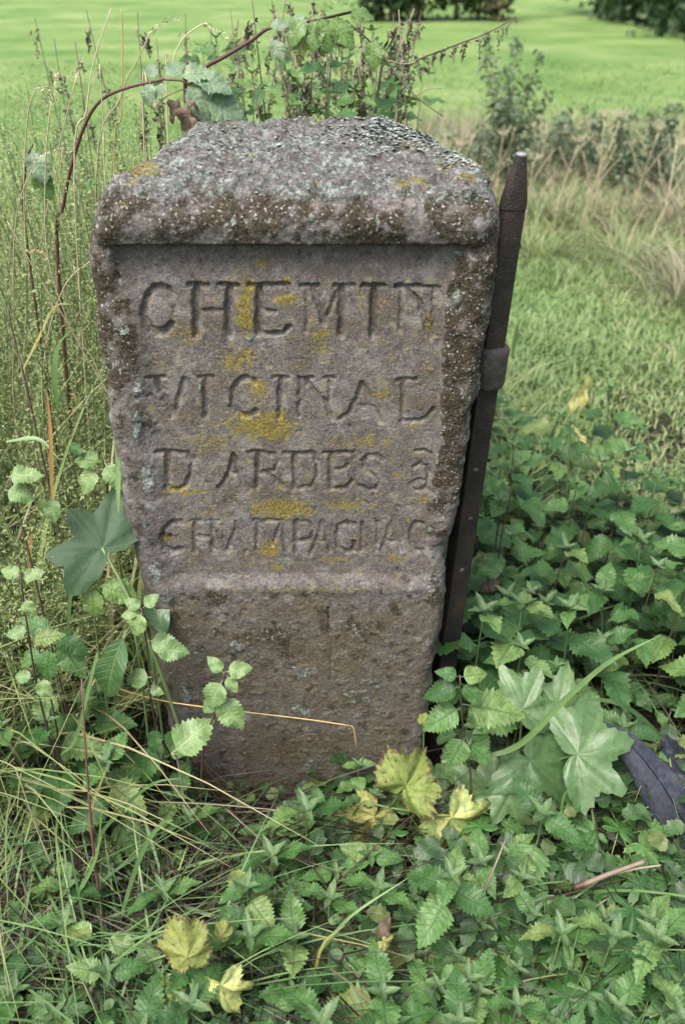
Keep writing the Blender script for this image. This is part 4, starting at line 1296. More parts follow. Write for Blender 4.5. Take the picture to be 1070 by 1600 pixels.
# left of and behind the stone: tall grass mixed with bedstraw
p = pts_xy(8000, -1.9, -0.10, 1.8, 3.4)
n = len(p)
stuff('bank_grass', blades('bank_grass', p, rng.uniform(0.30, 1.0, n), 0.0055, B_MIX, bend=rng.uniform(0.2, 0.9, n), seg=5, lean=0.35), 'tall mixed grass on the bank left of and behind the stone', 'grass')
p = pts_xy(3000, -0.25, 0.55, 1.9, 4.0)
n = len(p)
stuff('verge_grass', blades('verge_grass', p, rng.uniform(0.15, 0.45, n), 0.006, B_MIX, bend=rng.uniform(0.2, 0.9, n), seg=5, lean=0.35), 'mixed green grass growing behind the stone', 'grass')
p = pts_xy(4200, -1.25, -0.32, 1.0, 1.9, keep=lambda q: (q[:, 1] > 1.5) | (q[:, 0] < -0.55))
n = len(p)
stuff('left_grass', blades('left_grass', p, rng.uniform(0.25, 0.75, n), 0.0058, B_MIX, bend=rng.uniform(0.3, 1.0, n), seg=6, lean=0.35), 'tangled green and straw grass at the left side of the stone', 'grass')
B_LONG = blade_mat('long_pale_blades', [(0.0, (0.15, 0.235, 0.075)), (0.6, (0.23, 0.31, 0.115)), (0.85, (0.33, 0.34, 0.17)), (1.0, (0.42, 0.36, 0.23))])
p = pts_xy(2800, -1.3, -0.36, 1.25, 2.1)
n = len(p)
stuff('long_pale_grass', blades('long_pale_grass', p, rng.uniform(0.40, 1.05, n), rng.uniform(0.006, 0.014, n), B_LONG, bend=rng.uniform(0.3, 1.0, n), seg=9, lean=0.5, dirs=rng.uniform(0.1, 3.3, n)), 'long pale green and straw blades standing left of the stone', 'grass')
M_BED = leaf_mat('bedstraw_leaf', [(0.0, (0.16, 0.225, 0.072)), (0.5, (0.23, 0.295, 0.105)), (0.85, (0.29, 0.335, 0.14)), (1.0, (0.35, 0.31, 0.17))], lat=0, rough=0.6, ns=20)


def bedstraw():
    stems, wp = [], []
    cs = [(rng.uniform(-1.35, -0.40), rng.uniform(1.45, 2.5)) for _ in range(230)]
    cs += [(rng.uniform(-0.95, -0.50), rng.uniform(1.1, 1.5)) for _ in range(40)]
    for (x, y) in cs:
        z0 = float(ground_z(x, y))
        hm = 1.20 if y > 1.45 else 0.72
        for k in range(3):
            h = hm * rng.uniform(0.65, 1.04)
            a = rng.uniform(0, 6.28); sp = rng.uniform(.05, .24)
            e = (x + math.cos(a) * sp, y + math.sin(a) * sp, z0 + h)
            path = catmull([(x, y, z0), (x + (e[0] - x) * .25, y + (e[1] - y) * .25, z0 + h * .55), e], 10)
            stems.append(tube_arrays(path, np.linspace(0.0016, 0.0008, 11), 3) + (0.3,))
            for t in np.linspace(0.30, 1.0, 22):
                c = np.array([np.interp(t, np.linspace(0, 1, 11), path[:, j]) for j in range(3)])
                m = 13
                wp.append(c + rng.normal(0, 0.015, (m, 3)))
    t = strip_leaf(W=0.30, n=2, widest=0.5, tip=0.8, fold=0.2, droop=0.2, petiole=0.0, cols=1)
    V0, F0, uv0, rim0 = t
    pos = np.vstack(wp)
    me = scatter_leaves('bedstraw', (V0[:9], F0[:4], uv0[:9], rim0[:9]), pos, rng.uniform(0.005, 0.011, len(pos)), M_BED, tilt=0.9)
    stuff('bedstraw', me, 'yellow green mass of fine leaved bedstraw left of the stone', 'bedstraw')
    V, F, R = join(stems)
    stuff('bedstraw_stems', build_mesh('bedstraw_stems', V, F, M_STEM_GREEN), 'thin tangled stems in the bedstraw left of the stone', 'stems')


bedstraw()

def tall_ok(p, h):
    tip = p.copy(); tip[:, 2] += h * 0.8
    tx, ty = proj(tip)
    return (ty > limit_y(tx)) | (p[:, 1] > 1.3)


# dead straw tangle in the shaded gap left of the stone and under the foreground
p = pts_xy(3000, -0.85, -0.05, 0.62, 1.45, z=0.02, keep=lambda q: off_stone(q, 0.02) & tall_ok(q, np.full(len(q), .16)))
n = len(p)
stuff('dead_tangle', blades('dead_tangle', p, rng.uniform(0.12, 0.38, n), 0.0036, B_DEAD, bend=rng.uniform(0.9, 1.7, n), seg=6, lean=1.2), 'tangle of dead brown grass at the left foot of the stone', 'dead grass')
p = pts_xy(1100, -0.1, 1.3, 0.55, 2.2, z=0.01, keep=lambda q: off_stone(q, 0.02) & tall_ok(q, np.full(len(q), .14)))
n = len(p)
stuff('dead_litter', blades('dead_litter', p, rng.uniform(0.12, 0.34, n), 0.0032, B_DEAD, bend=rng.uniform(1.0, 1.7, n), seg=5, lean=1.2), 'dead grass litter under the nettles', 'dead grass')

# long green blades of the foreground, lower left above all
p = pts_xy(1700, -0.85, -0.10, 0.60, 1.30, keep=lambda q: off_stone(q, 0.03) & (rng.random(len(q)) < np.interp(q[:, 0] / q[:, 1], [-0.42, -0.30, -0.12], [1, .45, .14])))
h = rng.uniform(0.12, 0.42, len(p)) * np.interp(p[:, 0] / p[:, 1], [-0.42, -0.3, -0.15], [1, .7, .5])
ok = tall_ok(p, h * 1.2) & ~((p[:, 0] > -0.42) & (p[:, 1] > 0.98)); p, h = p[ok], h[ok]; n = len(p)
stuff('foreground_grass', blades('foreground_grass', p, h, rng.uniform(0.003, 0.0075, n), B_GREEN, bend=rng.uniform(0.5, 1.4, n), seg=8, lean=0.7), 'long green grass blades in the lower left foreground', 'grass')
p = pts_xy(420, -0.15, 1.25, 0.55, 1.9, keep=lambda q: off_stone(q, 0.03))
h = rng.uniform(0.12, 0.34, len(p))
ok = tall_ok(p, h); p, h = p[ok], h[ok]; n = len(p)
stuff('nettle_patch_grass', blades('nettle_patch_grass', p, h, rng.uniform(0.003, 0.007, n), B_GREEN, bend=rng.uniform(0.5, 1.4, n), seg=8, lean=0.7), 'thin green grass blades between the nettles', 'grass')

# ground cover of small leaves below the taller plants
M_COVER = leaf_mat('ground_cover', [(0.0, (0.013, 0.038, 0.011)), (0.5, (0.028, 0.074, 0.020)), (0.9, (0.055, 0.122, 0.034)), (1.0, (0.13, 0.15, 0.045))], vein=(0.10, 0.17, 0.08), vein_f=0.35, lat=6, rough=0.5, ns=60)
tm = strip_leaf(W=0.75, n=8, widest=0.38, tip=0.7, serr=0.18, teeth=5, fold=0.2, droop=0.25, wavy=0.2, petiole=0.15, cols=1)
p = pts_xy(7500, -0.1, 1.6, 0.55, 2.7, keep=lambda q: off_stone(q, 0.02) & (q[:, 1] < 2.75 - 0.75 * np.clip(q[:, 0], 0.3, 1.6)) & (q[:, 0] > 0.34 * (q[:, 1] - 1.1) - 0.3) & (rng.random(len(q)) < 0.35 + 0.65 * (vnoise(q, 6, 33) > 0.42)))
p[:, 2] += rng.uniform(0.01, 0.20, len(p)) * np.interp(p[:, 1], [0.6, 1.2, 3.3], [0.7, 0.9, 1.2])
px_, py_ = proj(p)
p = p[(py_ > limit_y(px_)) | (p[:, 1] > 1.7)]
stuff('ground_cover', scatter_leaves('ground_cover', tm, p, rng.uniform(0.022, 0.058, len(p)), M_COVER, tilt=0.45), 'low green leaves covering the ground right of the stone', 'ground cover')
p = pts_xy(1500, -0.95, 0.0, 0.58, 1.35, keep=lambda q: off_stone(q, 0.02) & (vnoise(q, 7, 34) > 0.45))
p[:, 2] += rng.uniform(0.01, 0.14, len(p))
px_, py_ = proj(p)
p = p[(py_ > limit_y(px_))]
stuff('left_ground_cover', scatter_leaves('left_ground_cover', tm, p, rng.uniform(0.014, 0.034, len(p)), M_COVER, tilt=0.5), 'small green leaves among the dead grass at lower left', 'ground cover')

# ------------------------------------------------------------------ nettles
def make_nettle(h, pairs, size, label, group, dark=False, top=True):
    root = thing('nettle', (0, 0, 0), label, 'nettle', group)
    lean = rng.normal(0, 0.06, 2) * h
    path = catmull([(0, 0, -0.01), (lean[0] * .3, lean[1] * .3, h * .5), (lean[0], lean[1], h)], 8)
    V, F = tube_arrays(path, np.linspace(0.0026, 0.0013, 9), 5)
    link('stem', build_mesh('stem', V, F, M_STEM_DARK if dark else M_STEM_GREEN), root)
    a0 = rng.uniform(0, 3.14)
    for k in range(pairs):
        t = 0.30 + 0.68 * (k / max(1, pairs - 1)) ** 0.9
        c = Vector([float(np.interp(t, np.linspace(0, 1, 9), path[:, j])) for j in range(3)])
        s = size * (1.0 if t < 0.8 else 0.86 if t < 0.93 else 0.62) * rng.uniform(0.8, 1.12)
        for q in (0, 1):
            if rng.random() < 0.10 and t < 0.8:
                continue
            a = a0 + k * math.pi / 2 + q * math.pi + rng.normal(0, .18)
            lift = -0.25 + 0.55 * t ** 3 + rng.normal(0, .15)
            tipd = Vector((math.cos(a), math.sin(a), lift))
            me = NETTLE[int(rng.integers(0, 6))]
            add_leaf(root, me, c, tipd, Vector((rng.normal(0, .22), rng.normal(0, .22), 1)), s, 'leaf')
    if top:
        c = Vector([float(v) for v in path[-1]])
        for q in range(4):
            a = a0 + pairs * math.pi / 2 + q * math.pi / 2
            add_leaf(root, NETTLE_Y[q % 2], c, Vector((math.cos(a), math.sin(a), 0.75 if q % 2 else 0.35)), Vector((0, 0, 1)) - Vector((math.cos(a), math.sin(a), 0)) * .4, size * rng.uniform(.24, .36), 'leaf')
    return root


G_A = 'nettles in the patch right of the iron post'
G_B = 'nettles low in the foreground below the stone'
L_A = 'stinging nettle with paired toothed leaves in the patch right of the iron post'
L_B = 'low stinging nettle with toothed leaves in the lower right foreground'
protos = [make_nettle(0.28, 4, 0.098, L_A, G_A), make_nettle(0.37, 5, 0.108, L_A, G_A), make_nettle(0.46, 5, 0.100, L_A, G_A), make_nettle(0.38, 5, 0.105, L_A, G_A, True), make_nettle(0.50, 6, 0.088, L_A, G_A, True),
          make_nettle(0.15, 3, 0.090, L_B, G_B), make_nettle(0.19, 3, 0.098, L_B, G_B), make_nettle(0.12, 3, 0.092, L_B, G_B)]
used = set()


def where(px, py):
    if px < 800:
        return 'close to the iron post' if py < 900 else 'at the foot of the iron post'
    v = 'at the grassy edge of the patch' if py < 690 else 'in the upper patch' if py < 800 else 'in the middle of the patch' if py < 930 else 'just above the hogweed'
    return v + (' near the right frame edge' if px > 970 else '')


def where_b(px, py):
    h = 'far left' if px < 330 else 'left of the yellow leaves' if px < 560 else 'right of the yellow leaves' if px > 740 else 'below the yellow leaves'
    h = 'at the right edge' if px > 930 else h
    v = 'at bottom edge' if py > 1480 else 'in mid foreground' if py > 1330 else 'near the stone foot'
    return v + ' ' + h


KIND = ['short', 'broad leaved', 'many leaved', 'dark stemmed', 'tall dark stemmed', 'low', 'low four tiered', 'flat']


def place_nettle(i, x, y, s, label=None, group=None):
    z = float(ground_z(x, y))
    if i not in used:
        used.add(i)
        o = protos[i]
        o.location = (x, y, z)
        o.rotation_euler = (0, 0, rng.uniform(0, 6.28))
        o.scale = (s,) * 3
        return o
    return copy_thing(protos[i], (x, y, z), rng.uniform(0, 6.28), s, label, group)


def spaced(n, box, gap, ok, tries=6000):
    out = []
    for _ in range(tries):
        if len(out) >= n:
            break
        x, y = rng.uniform(box[0], box[1]), rng.uniform(box[2], box[3])
        if not ok(x, y) or any((x - a) ** 2 + (y - b) ** 2 < (gap * (0.6 + 0.3 * y)) ** 2 for a, b in out):
            continue
        out.append((x, y))
    return out


def okA(x, y):
    p = np.array([[x, y, 0.0]])
    if not off_stone(p, 0.05)[0]:
        return False
    px, py = proj([[x, y, 0.25]])
    if px[0] > 850 and py[0] > 1040:
        return False
    if px[0] > 1150 or px[0] < 720 or py[0] > 1500:
        return False
    return py[0] > np.interp(px[0], [720, 800, 900, 1000, 1080], [560, 610, 690, 735, 750])


for (x, y) in spaced(105, (0.2, 1.7, 1.12, 3.4), 0.092, okA):
    i = int(rng.integers(0, 5)) if y > 1.3 else int(rng.integers(0, 2))
    qx, qy = proj([[x, y, 0.3]])
    place_nettle(i, x, y, rng.uniform(0.8, 1.15))['label'] = KIND[i] + ' stinging nettle ' + where(qx[0], qy[0])


HOLES = [(1030, 1290, 130, 150), (600, 1255, 115, 60), (850, 1190, 110, 110), (935, 1370, 75, 45), (690, 1290, 100, 60)]


def okB(x, y):
    p = np.array([[x, y, 0.0]])
    if not off_stone(p, 0.06)[0]:
        return False
    px, py = proj([[x, y, 0.18]])
    tx, ty = proj([[x, y, 0.22]])
    if py[0] > 1640 or ty[0] < limit_y(tx)[0] or px[0] > 1120:
        return False
    for hx, hy, rx, ry in HOLES:
        if ((px[0] - hx) / rx) ** 2 + ((py[0] - hy) / ry) ** 2 < 1:
            return False
    if px[0] < 420:
        return rng.random() < 0.10
    return True


for (x, y) in spaced(92, (-0.55, 0.78, 0.56, 1.15), 0.072, okB):
    i = int(rng.integers(5, 8))
    qx, qy = proj([[x, y, 0.15]])
    place_nettle(i, x, y, rng.uniform(0.75, 1.2), L_B, G_B)['label'] = KIND[i] + ' stinging nettle ' + where_b(qx[0], qy[0])

# nettles in the weeds left of the stone
G_L = 'nettles in the weeds left of the stone'


def okL(x, y):
    px, py = proj([[x, y, 0.28]])
    return -10 < px[0] < 190 - 0.05 * (py[0] - 700) and 640 < py[0] < 1230


for (x, y) in spaced(20, (-1.0, -0.36, 0.95, 1.6), 0.10, okL):
    i = int(rng.integers(0, 4))
    qx, qy = proj([[x, y, 0.28]])
    place_nettle(i, x, y, rng.uniform(0.62, 0.95), 'x', G_L)['label'] = KIND[i] + ' nettle in the weeds at the left frame edge' + (' upper' if qy[0] < 850 else ' middle' if qy[0] < 1030 else ' lower') + ' part' if qx[0] < 90 else KIND[i] + ' nettle between the left weeds and the stone' + (' above' if qy[0] < 830 else ' beside' if qy[0] < 960 else ' below') + ' the dark lobed leaf'

# tall green nettles behind the stone
G_C = 'tall nettles standing behind the stone'
L_C = 'tall green nettle standing directly behind the stone'
tallp = make_nettle(1.36, 11, 0.085, L_C, G_C, False)
tallq = make_nettle(1.32, 11, 0.075, L_C, G_C, True)
for k, (px, Y) in enumerate(((395, 1.95), (432, 2.1), (468, 1.9), (505, 2.05), (540, 1.9), (575, 2.1), (610, 2.0), (640, 2.2), (355, 2.1), (485, 2.3), (560, 2.35), (415, 2.35), (625, 2.4), (525, 2.5), (450, 1.85), (490, 1.8), (530, 1.82), (580, 1.85), (605, 1.8))):
    q = P(px, 170, Y)
    loc = (q.x, Y, float(ground_z(q.x, Y)))
    src = tallp if k % 2 == 0 else tallq
    if k < 2:
        src.location = loc
    else:
        src = copy_thing(src, loc, rng.uniform(0, 6.28), rng.uniform(0.90, 1.02), L_C, G_C)
    src['label'] = ('large leaved' if k % 2 == 0 else 'dark stemmed') + ' tall nettle behind the stone ' + ('at the left of the row' if px < 440 else 'under the bramble leaves' if px < 525 else 'right of the bramble leaves' if px < 590 else 'at the right of the row')

# ------------------------------------------------------------------ withered stalks with hanging seed strings behind the stone
def seed_cluster(seed, mat, n=26, L=0.05):
    r = np.random.default_rng(seed)
    ps = []
    path = catmull([(0, 0, 0), (0.010, 0, -L * .3), (0.012, 0.003, -L)], 5)
    ps.append(tube_arrays(path, np.linspace(0.0012, 0.0006, 6), 3))
    V, F = [], []
    for k in range(n):
        t = r.uniform(0.1, 1)
        c = np.array([np.interp(t, np.linspace(0, 1, 6), path[:, j]) for j in range(3)]) + r.normal(0, 0.0045, 3) * (1.2 - .5 * t)
        s = r.uniform(0.0025, 0.006)
        u = r.normal(0, 1, 3); u /= np.linalg.norm(u); u[2] -= 0.6
        w = np.cross(u, r.normal(0, 1, 3)); w /= np.linalg.norm(w) + 1e-6
        ps.append((np.array([c - u * s, c + w * s * .5, c + u * s, c - w * s * .5]), np.array([(0, 1, 2, 3)])))
    V, F, R = join(ps)
    return build_mesh('seed_string', V, F, mat, smooth=False)


SEED = [seed_cluster(i, M_SEED, 30, 0.035 + 0.012 * i) for i in range(3)] + [seed_cluster(9, M_SEEDG, 26, 0.04)]


def seed_stalk(px, Y, pytop, label, group, dense=11, lean=0.0, seeds=True, leaves=2, z0=None, mat=M_STEM_DARK, r=0.0022):
    top = P(px, pytop, Y)
    bx = top.x - lean
    b = Vector((bx, Y, float(ground_z(bx, Y)) - 0.01))
    root = thing('withered_stalk', b, label, 'dead stalk', group)
    H = top.z - b.z
    path = catmull([(0, 0, 0), (lean * .25 + rng.normal(0, .015), rng.normal(0, .02), H * .5), (lean, 0, H)], 10)
    V, F = tube_arrays(path, np.linspace(r * 1.3, r * .6, 11), 5)
    link('stem', build_mesh('stem', V, F, mat), root)
    for k in range(dense):
        t = 0.60 + 0.40 * (k + rng.uniform(0, .6)) / dense
        c = Vector([float(np.interp(t, np.linspace(0, 1, 11), path[:, j])) for j in range(3)])
        o = link('seed_string', SEED[int(rng.integers(0, 4))], root)
        o.matrix_basis = Matrix.Translation(c) @ Matrix.Rotation(rng.uniform(0, 6.28), 4, 'Z') @ Matrix.Scale(rng.uniform(.8, 1.6), 4)
    for k in range(leaves):
        t = rng.uniform(.55, .95)
        c = Vector([float(np.interp(t, np.linspace(0, 1, 11), path[:, j])) for j in range(3)])
        a = rng.uniform(0, 6.28)
        add_leaf(root, NETTLE[int(rng.integers(0, 6))], c + root.location, Vector((math.cos(a), math.sin(a), -.3)), Vector((0, -.3, 1)), rng.uniform(.035, .06), 'leaf')
    return root


G_D = 'withered nettle stalks behind the stone'
L_D = 'withered brown nettle stalk with hanging seed strings behind the stone'
for k in range(25):
    px = 375 + 280 * (k + rng.uniform(-.5, .5)) / 24
    seed_stalk(px, rng.uniform(1.8, 2.6), rng.uniform(-25, 70) if px < 600 else rng.uniform(5, 110), L_D, G_D, dense=int(rng.integers(12, 18)), lean=rng.normal(0, .17), leaves=6, mat=M_TWIG if k % 2 else M_STEM_DARK)['label'] = 'withered brown nettle stalk with hanging seeds ' + ('left end of the row behind the stone' if px < 440 else 'under the drooping bramble leaves' if px < 525 else 'right of the bramble leaves behind the stone' if px < 590 else 'right end of the row behind the stone')
G_E = 'thin withered stalks against the field at upper left'
L_E = 'thin withered seed stalk standing against the bright field at upper left'
for px, py in ((55, 28), (118, 65), (135, 15), (215, 20), (290, 20), (330, 40), (360, 15), (85, 60), (300, 95), (245, 60)):
    seed_stalk(px, rng.uniform(1.9, 2.6), py, 'thin withered seed stalk ' + ('at the far left' if px < 100 else 'inside the bramble arch' if px < 225 else 'right of the bramble arch') + ' against the bright field', G_E, dense=int(rng.integers(6, 10)), lean=rng.normal(0, .05), leaves=1, r=0.0017)

# the long arched stalk with hanging dark strings at the top
root = thing('withered_stalk', ground_pt(560, 400, 1.95), 'arched withered nettle stalk reaching right over the field with dangling dark strings', 'dead stalk')
s, path = hstem(root, [Vector(root.location), P(585, 190, 1.95), (632, 108, 1.95), (700, 75, 1.95), (760, 52, 1.95), (806, 26, 1.95)], (0.003, 0.0012), M_STEM_DARK, n=24)
for px, py, sc in ((636, 108, .8), (652, 100, 1.0), (668, 90, 1.0), (684, 82, 1.1), (698, 76, 1.2), (714, 71, 1.15), (732, 64, 1.2), (748, 57, 1.1), (762, 52, 1.15), (775, 44, .9), (788, 38, .9), (798, 32, .7), (804, 28, .5)):
    o = link('seed_string', SEED[int(rng.integers(0, 3))], root)
    o.matrix_basis = Matrix.Translation(P(px, py, 1.95) - Vector(root.location)) @ Matrix.Rotation(rng.uniform(0, 6.28), 4, 'Z') @ Matrix.Scale(sc * 0.72, 4)

# ------------------------------------------------------------------ bramble canes
root = thing('bramble', ground_pt(80, 700, 1.72), 'arching red brown bramble cane with grey green leaves at upper left of the stone', 'bramble')
hstem(root, [Vector(root.location), P(92, 430, 1.70), (100, 320, 1.68), (122, 225, 1.66), (150, 165, 1.64), (190, 140, 1.62), (255, 124, 1.60)], (0.0042, 0.0024), M_STEM_RED, 'cane', 24, 7)
for px, py, ang, sz in ((262, 124, 60, 42), (280, 122, 20, 58), (300, 122, -10, 62), (296, 128, -60, 60), (318, 150, -25, 74), (262, 130, -150, 40), (240, 125, 100, 30), (235, 128, -100, 34)):
    hleaf(root, BRAMBLE[int(rng.integers(0, 2))], px, py, 1.60, ang, sz, 0.4, 'leaf')
hstem(root, [(255, 124, 1.60), (290, 128, 1.60), (300, 150, 1.60), (292, 178, 1.60)], (0.002, 0.0015), M_STEM_RED, 'shoot', 10)
hleaf(root, DEAD[0], 292, 150, 1.59, -85, 60, 0.3, 'dead_leaf')
hleaf(root, DEAD[0], 282, 150, 1.60, -120, 40, 0.3, 'dead_leaf')
root = thing('bramble', ground_pt(300, 500, 1.75), 'dark bramble cane rising over the stone top to green drooping leaves', 'bramble')
hstem(root, [Vector(root.location), P(292, 210, 1.72), (312, 118, 1.68), (352, 88, 1.66), (395, 62, 1.64), (420, 44, 1.62), (460, 36, 1.62), (500, 30, 1.62), (560, 16, 1.62)], (0.0042, 0.0022), M_STEM_RED, 'cane', 26, 7)
for px, py, ang, sz, me in ((500, 26, -70, 48, 1), (498, 28, -105, 46, 1), (512, 28, -40, 56, 1), (478, 30, -130, 44, 1), (545, 22, 5, 40, 1), (470, 55, 100, 38, 0), (420, 44, 20, 34, 0), (425, 60, -60, 34, 0), (520, 18, 60, 40, 1), (490, 14, 20, 30, 1)):
    hleaf(root, (BRAMBLE if me == 0 else BRAMBLE_G)[0], px, py, 1.60, ang, sz, 0.35, 'leaf')
hleaf(root, YELG[0], 470, 62, 1.60, -80, 36, 0.2, 'yellow_leaf')
hstem(root, [(540, 32, 1.62), (575, 62, 1.62), (600, 88, 1.62), (625, 125, 1.62), (655, 155, 1.62), (692, 182, 1.62)], (0.0020, 0.0010), M_TWIG, 'twig', 16)
hstem(root, [(604, 94, 1.62), (630, 100, 1.62), (650, 97, 1.62)], (0.0011, 0.0007), M_TWIG, 'twig', 8)
hstem(root, [(650, 150, 1.62), (668, 140, 1.62), (690, 138, 1.62)], (0.0010, 0.0005), M_TWIG, 'twig', 8)
hleaf(root, BRAMBLE_G[0], 585, 60, 1.60, -92, 42, 0.25, 'leaf')
root = thing('bramble', ground_pt(45, 620, 1.6), 'small bramble shoot with two pale folded leaves at the left edge', 'bramble')
hstem(root, [Vector(root.location), P(48, 420, 1.58), (40, 270, 1.56), (52, 225, 1.55)], (0.003, 0.0016), M_STEM_RED, 'cane', 14)
hleaf(root, BRAMBLE[0], 50, 232, 1.54, -70, 52, 0.2, 'leaf')
hleaf(root, BRAMBLE_G[0], 56, 262, 1.54, -65, 48, 0.2, 'leaf')

# ------------------------------------------------------------------ tall dry grass stalks on the left
def seed_head(path_end, dirv, L, seed):
    r = np.random.default_rng(seed)
    ps = []
    d = Vector(dirv).normalized()
    for k in range(34):
        t = k / 34
        c = np.array(path_end) + np.array(d) * (t * L) + np.array((0, 0, -1)) * (t * t * L * .35) + r.normal(0, 0.0020, 3)
        u = np.array(d) + r.normal(0, .35, 3); u[2] -= .2
        u /= np.linalg.norm(u)
        w = np.cross(u, r.normal(0, 1, 3)); w /= np.linalg.norm(w)
        s = 0.0045 * (1 - .45 * t)
        ps.append((np.array([c - u * s, c + w * s * .32, c + u * s, c - w * s * .32]), np.array([(0, 1, 2, 3)])))
    V, F, R = join(ps)
    return build_mesh('seed_head', V, F, M_STRAW, smooth=False)


G_S = 'tall dry grass stalks left of the stone'
STALKS = [
    ([(44, 640), (43, 450), (38, 300), (44, 180), (56, 140)], 1.55, (1, 0, .25), 'pale dry stalk with drooping seed head close to the left edge'),
    ([(118, 330), (136, 172), (146, 100), (174, 14)], 1.6, None, 'long straight straw stalk leaning right across the bright field'),
    ([(185, 700), (150, 570), (115, 520), (75, 400), (72, 255), (80, 160)], 1.5, (.3, 0, .9), 'kinked pale stalk crossing left of the stone cornice'),
    ([(195, 700), (125, 540), (60, 430), (12, 345)], 1.45, None, 'long pale stalk slanting up to the left edge'),
    ([(166, 300), (164, 240), (156, 100)], 1.62, None, 'bleached upright stalk just left of the stone top'),
    ([(150, 330), (190, 150), (215, 95), (236, 50)], 1.7, (.6, 0, .5), 'dry stalk with seed head in the bramble arch'),
    ([(262, 200), (268, 110), (285, 62), (318, 36)], 1.7, (1, 0, -.3), 'curved pale stalk nodding right above the stone top'),
    ([(180, 300), (190, 180), (192, 60), (190, 14)], 1.8, None, 'thin golden stalk rising to the upper frame edge'),
    ([(30, 700), (22, 520), (26, 340), (60, 245)], 1.5, (.8, 0, .4), 'dry stalk with whitish seed head at far left'),
    ([(225, 210), (240, 170), (270, 145), (300, 138)], 1.62, (1, 0, -.1), 'pale nodding seed head touching the bramble leaves'),
    ([(75, 700), (70, 560), (100, 450), (145, 405)], 1.5, (.9, 0, .2), 'feathery pale seed head beside the stone left border'),
    ([(120, 640), (128, 480), (95, 330), (98, 230)], 1.65, None, 'slim beige stalk among the bedstraw'),
    ([(15, 560), (60, 400), (88, 250), (120, 120)], 1.75, (.3, 0, .8), 'beige stalk leaning right at upper left'),
]
for k, (pts, Y, hd, lab) in enumerate(STALKS):
    b = ground_pt(pts[0][0], 800, Y)
    root = thing('dry_grass_stalk', b, lab, 'grass stalk', G_S)
    s, path = hstem(root, [Vector(b)] + [P(x, y, Y) for x, y in pts], (0.0017, 0.0010), M_GOLD if k == 7 else M_STRAW, n=22, sides=5)
    if hd:
        link('seed_head', seed_head(path[-1] - np.array(root.location), hd, 0.05 + 0.012 * (k % 3), k), root)


# ------------------------------------------------------------------ single blades
def ribbon(root, pts, Y, w, mat, name='blade', n=18, wdir=None, fold=0.25):
    path = catmull([P(*q) if len(q) == 3 else P(q[0], q[1], Y) for q in pts], n) - np.array(root.location)
    tan = np.gradient(path, axis=0)
    tan /= np.linalg.norm(tan, axis=1)[:, None]
    view = np.array((-FWD) * .75 + Vector((0, 0, .5)))
    sd = np.cross(tan, view); sd /= np.linalg.norm(sd, axis=1)[:, None]
    up = np.cross(sd, tan)
    t = np.linspace(0, 1, n + 1)
    ww = w * np.minimum(1, 0.35 + t * 2.2) * (1 - t ** 3.0) + 0.0004
    V = np.stack([path - sd * ww[:, None] / 2, path - up * (ww * fold)[:, None] * .5, path + sd * ww[:, None] / 2], 1).reshape(-1, 3)
    F = []
    for i in range(n):
        for j in range(2):
            F.append((i * 3 + j, i * 3 + j + 1, (i + 1) * 3 + j + 1, (i + 1) * 3 + j))
    UV = np.stack([np.tile([-1, 0, 1], n + 1), np.repeat(t, 3)], 1)
    return link(name, build_mesh(name, V, np.array(F), mat, uv=UV), root)


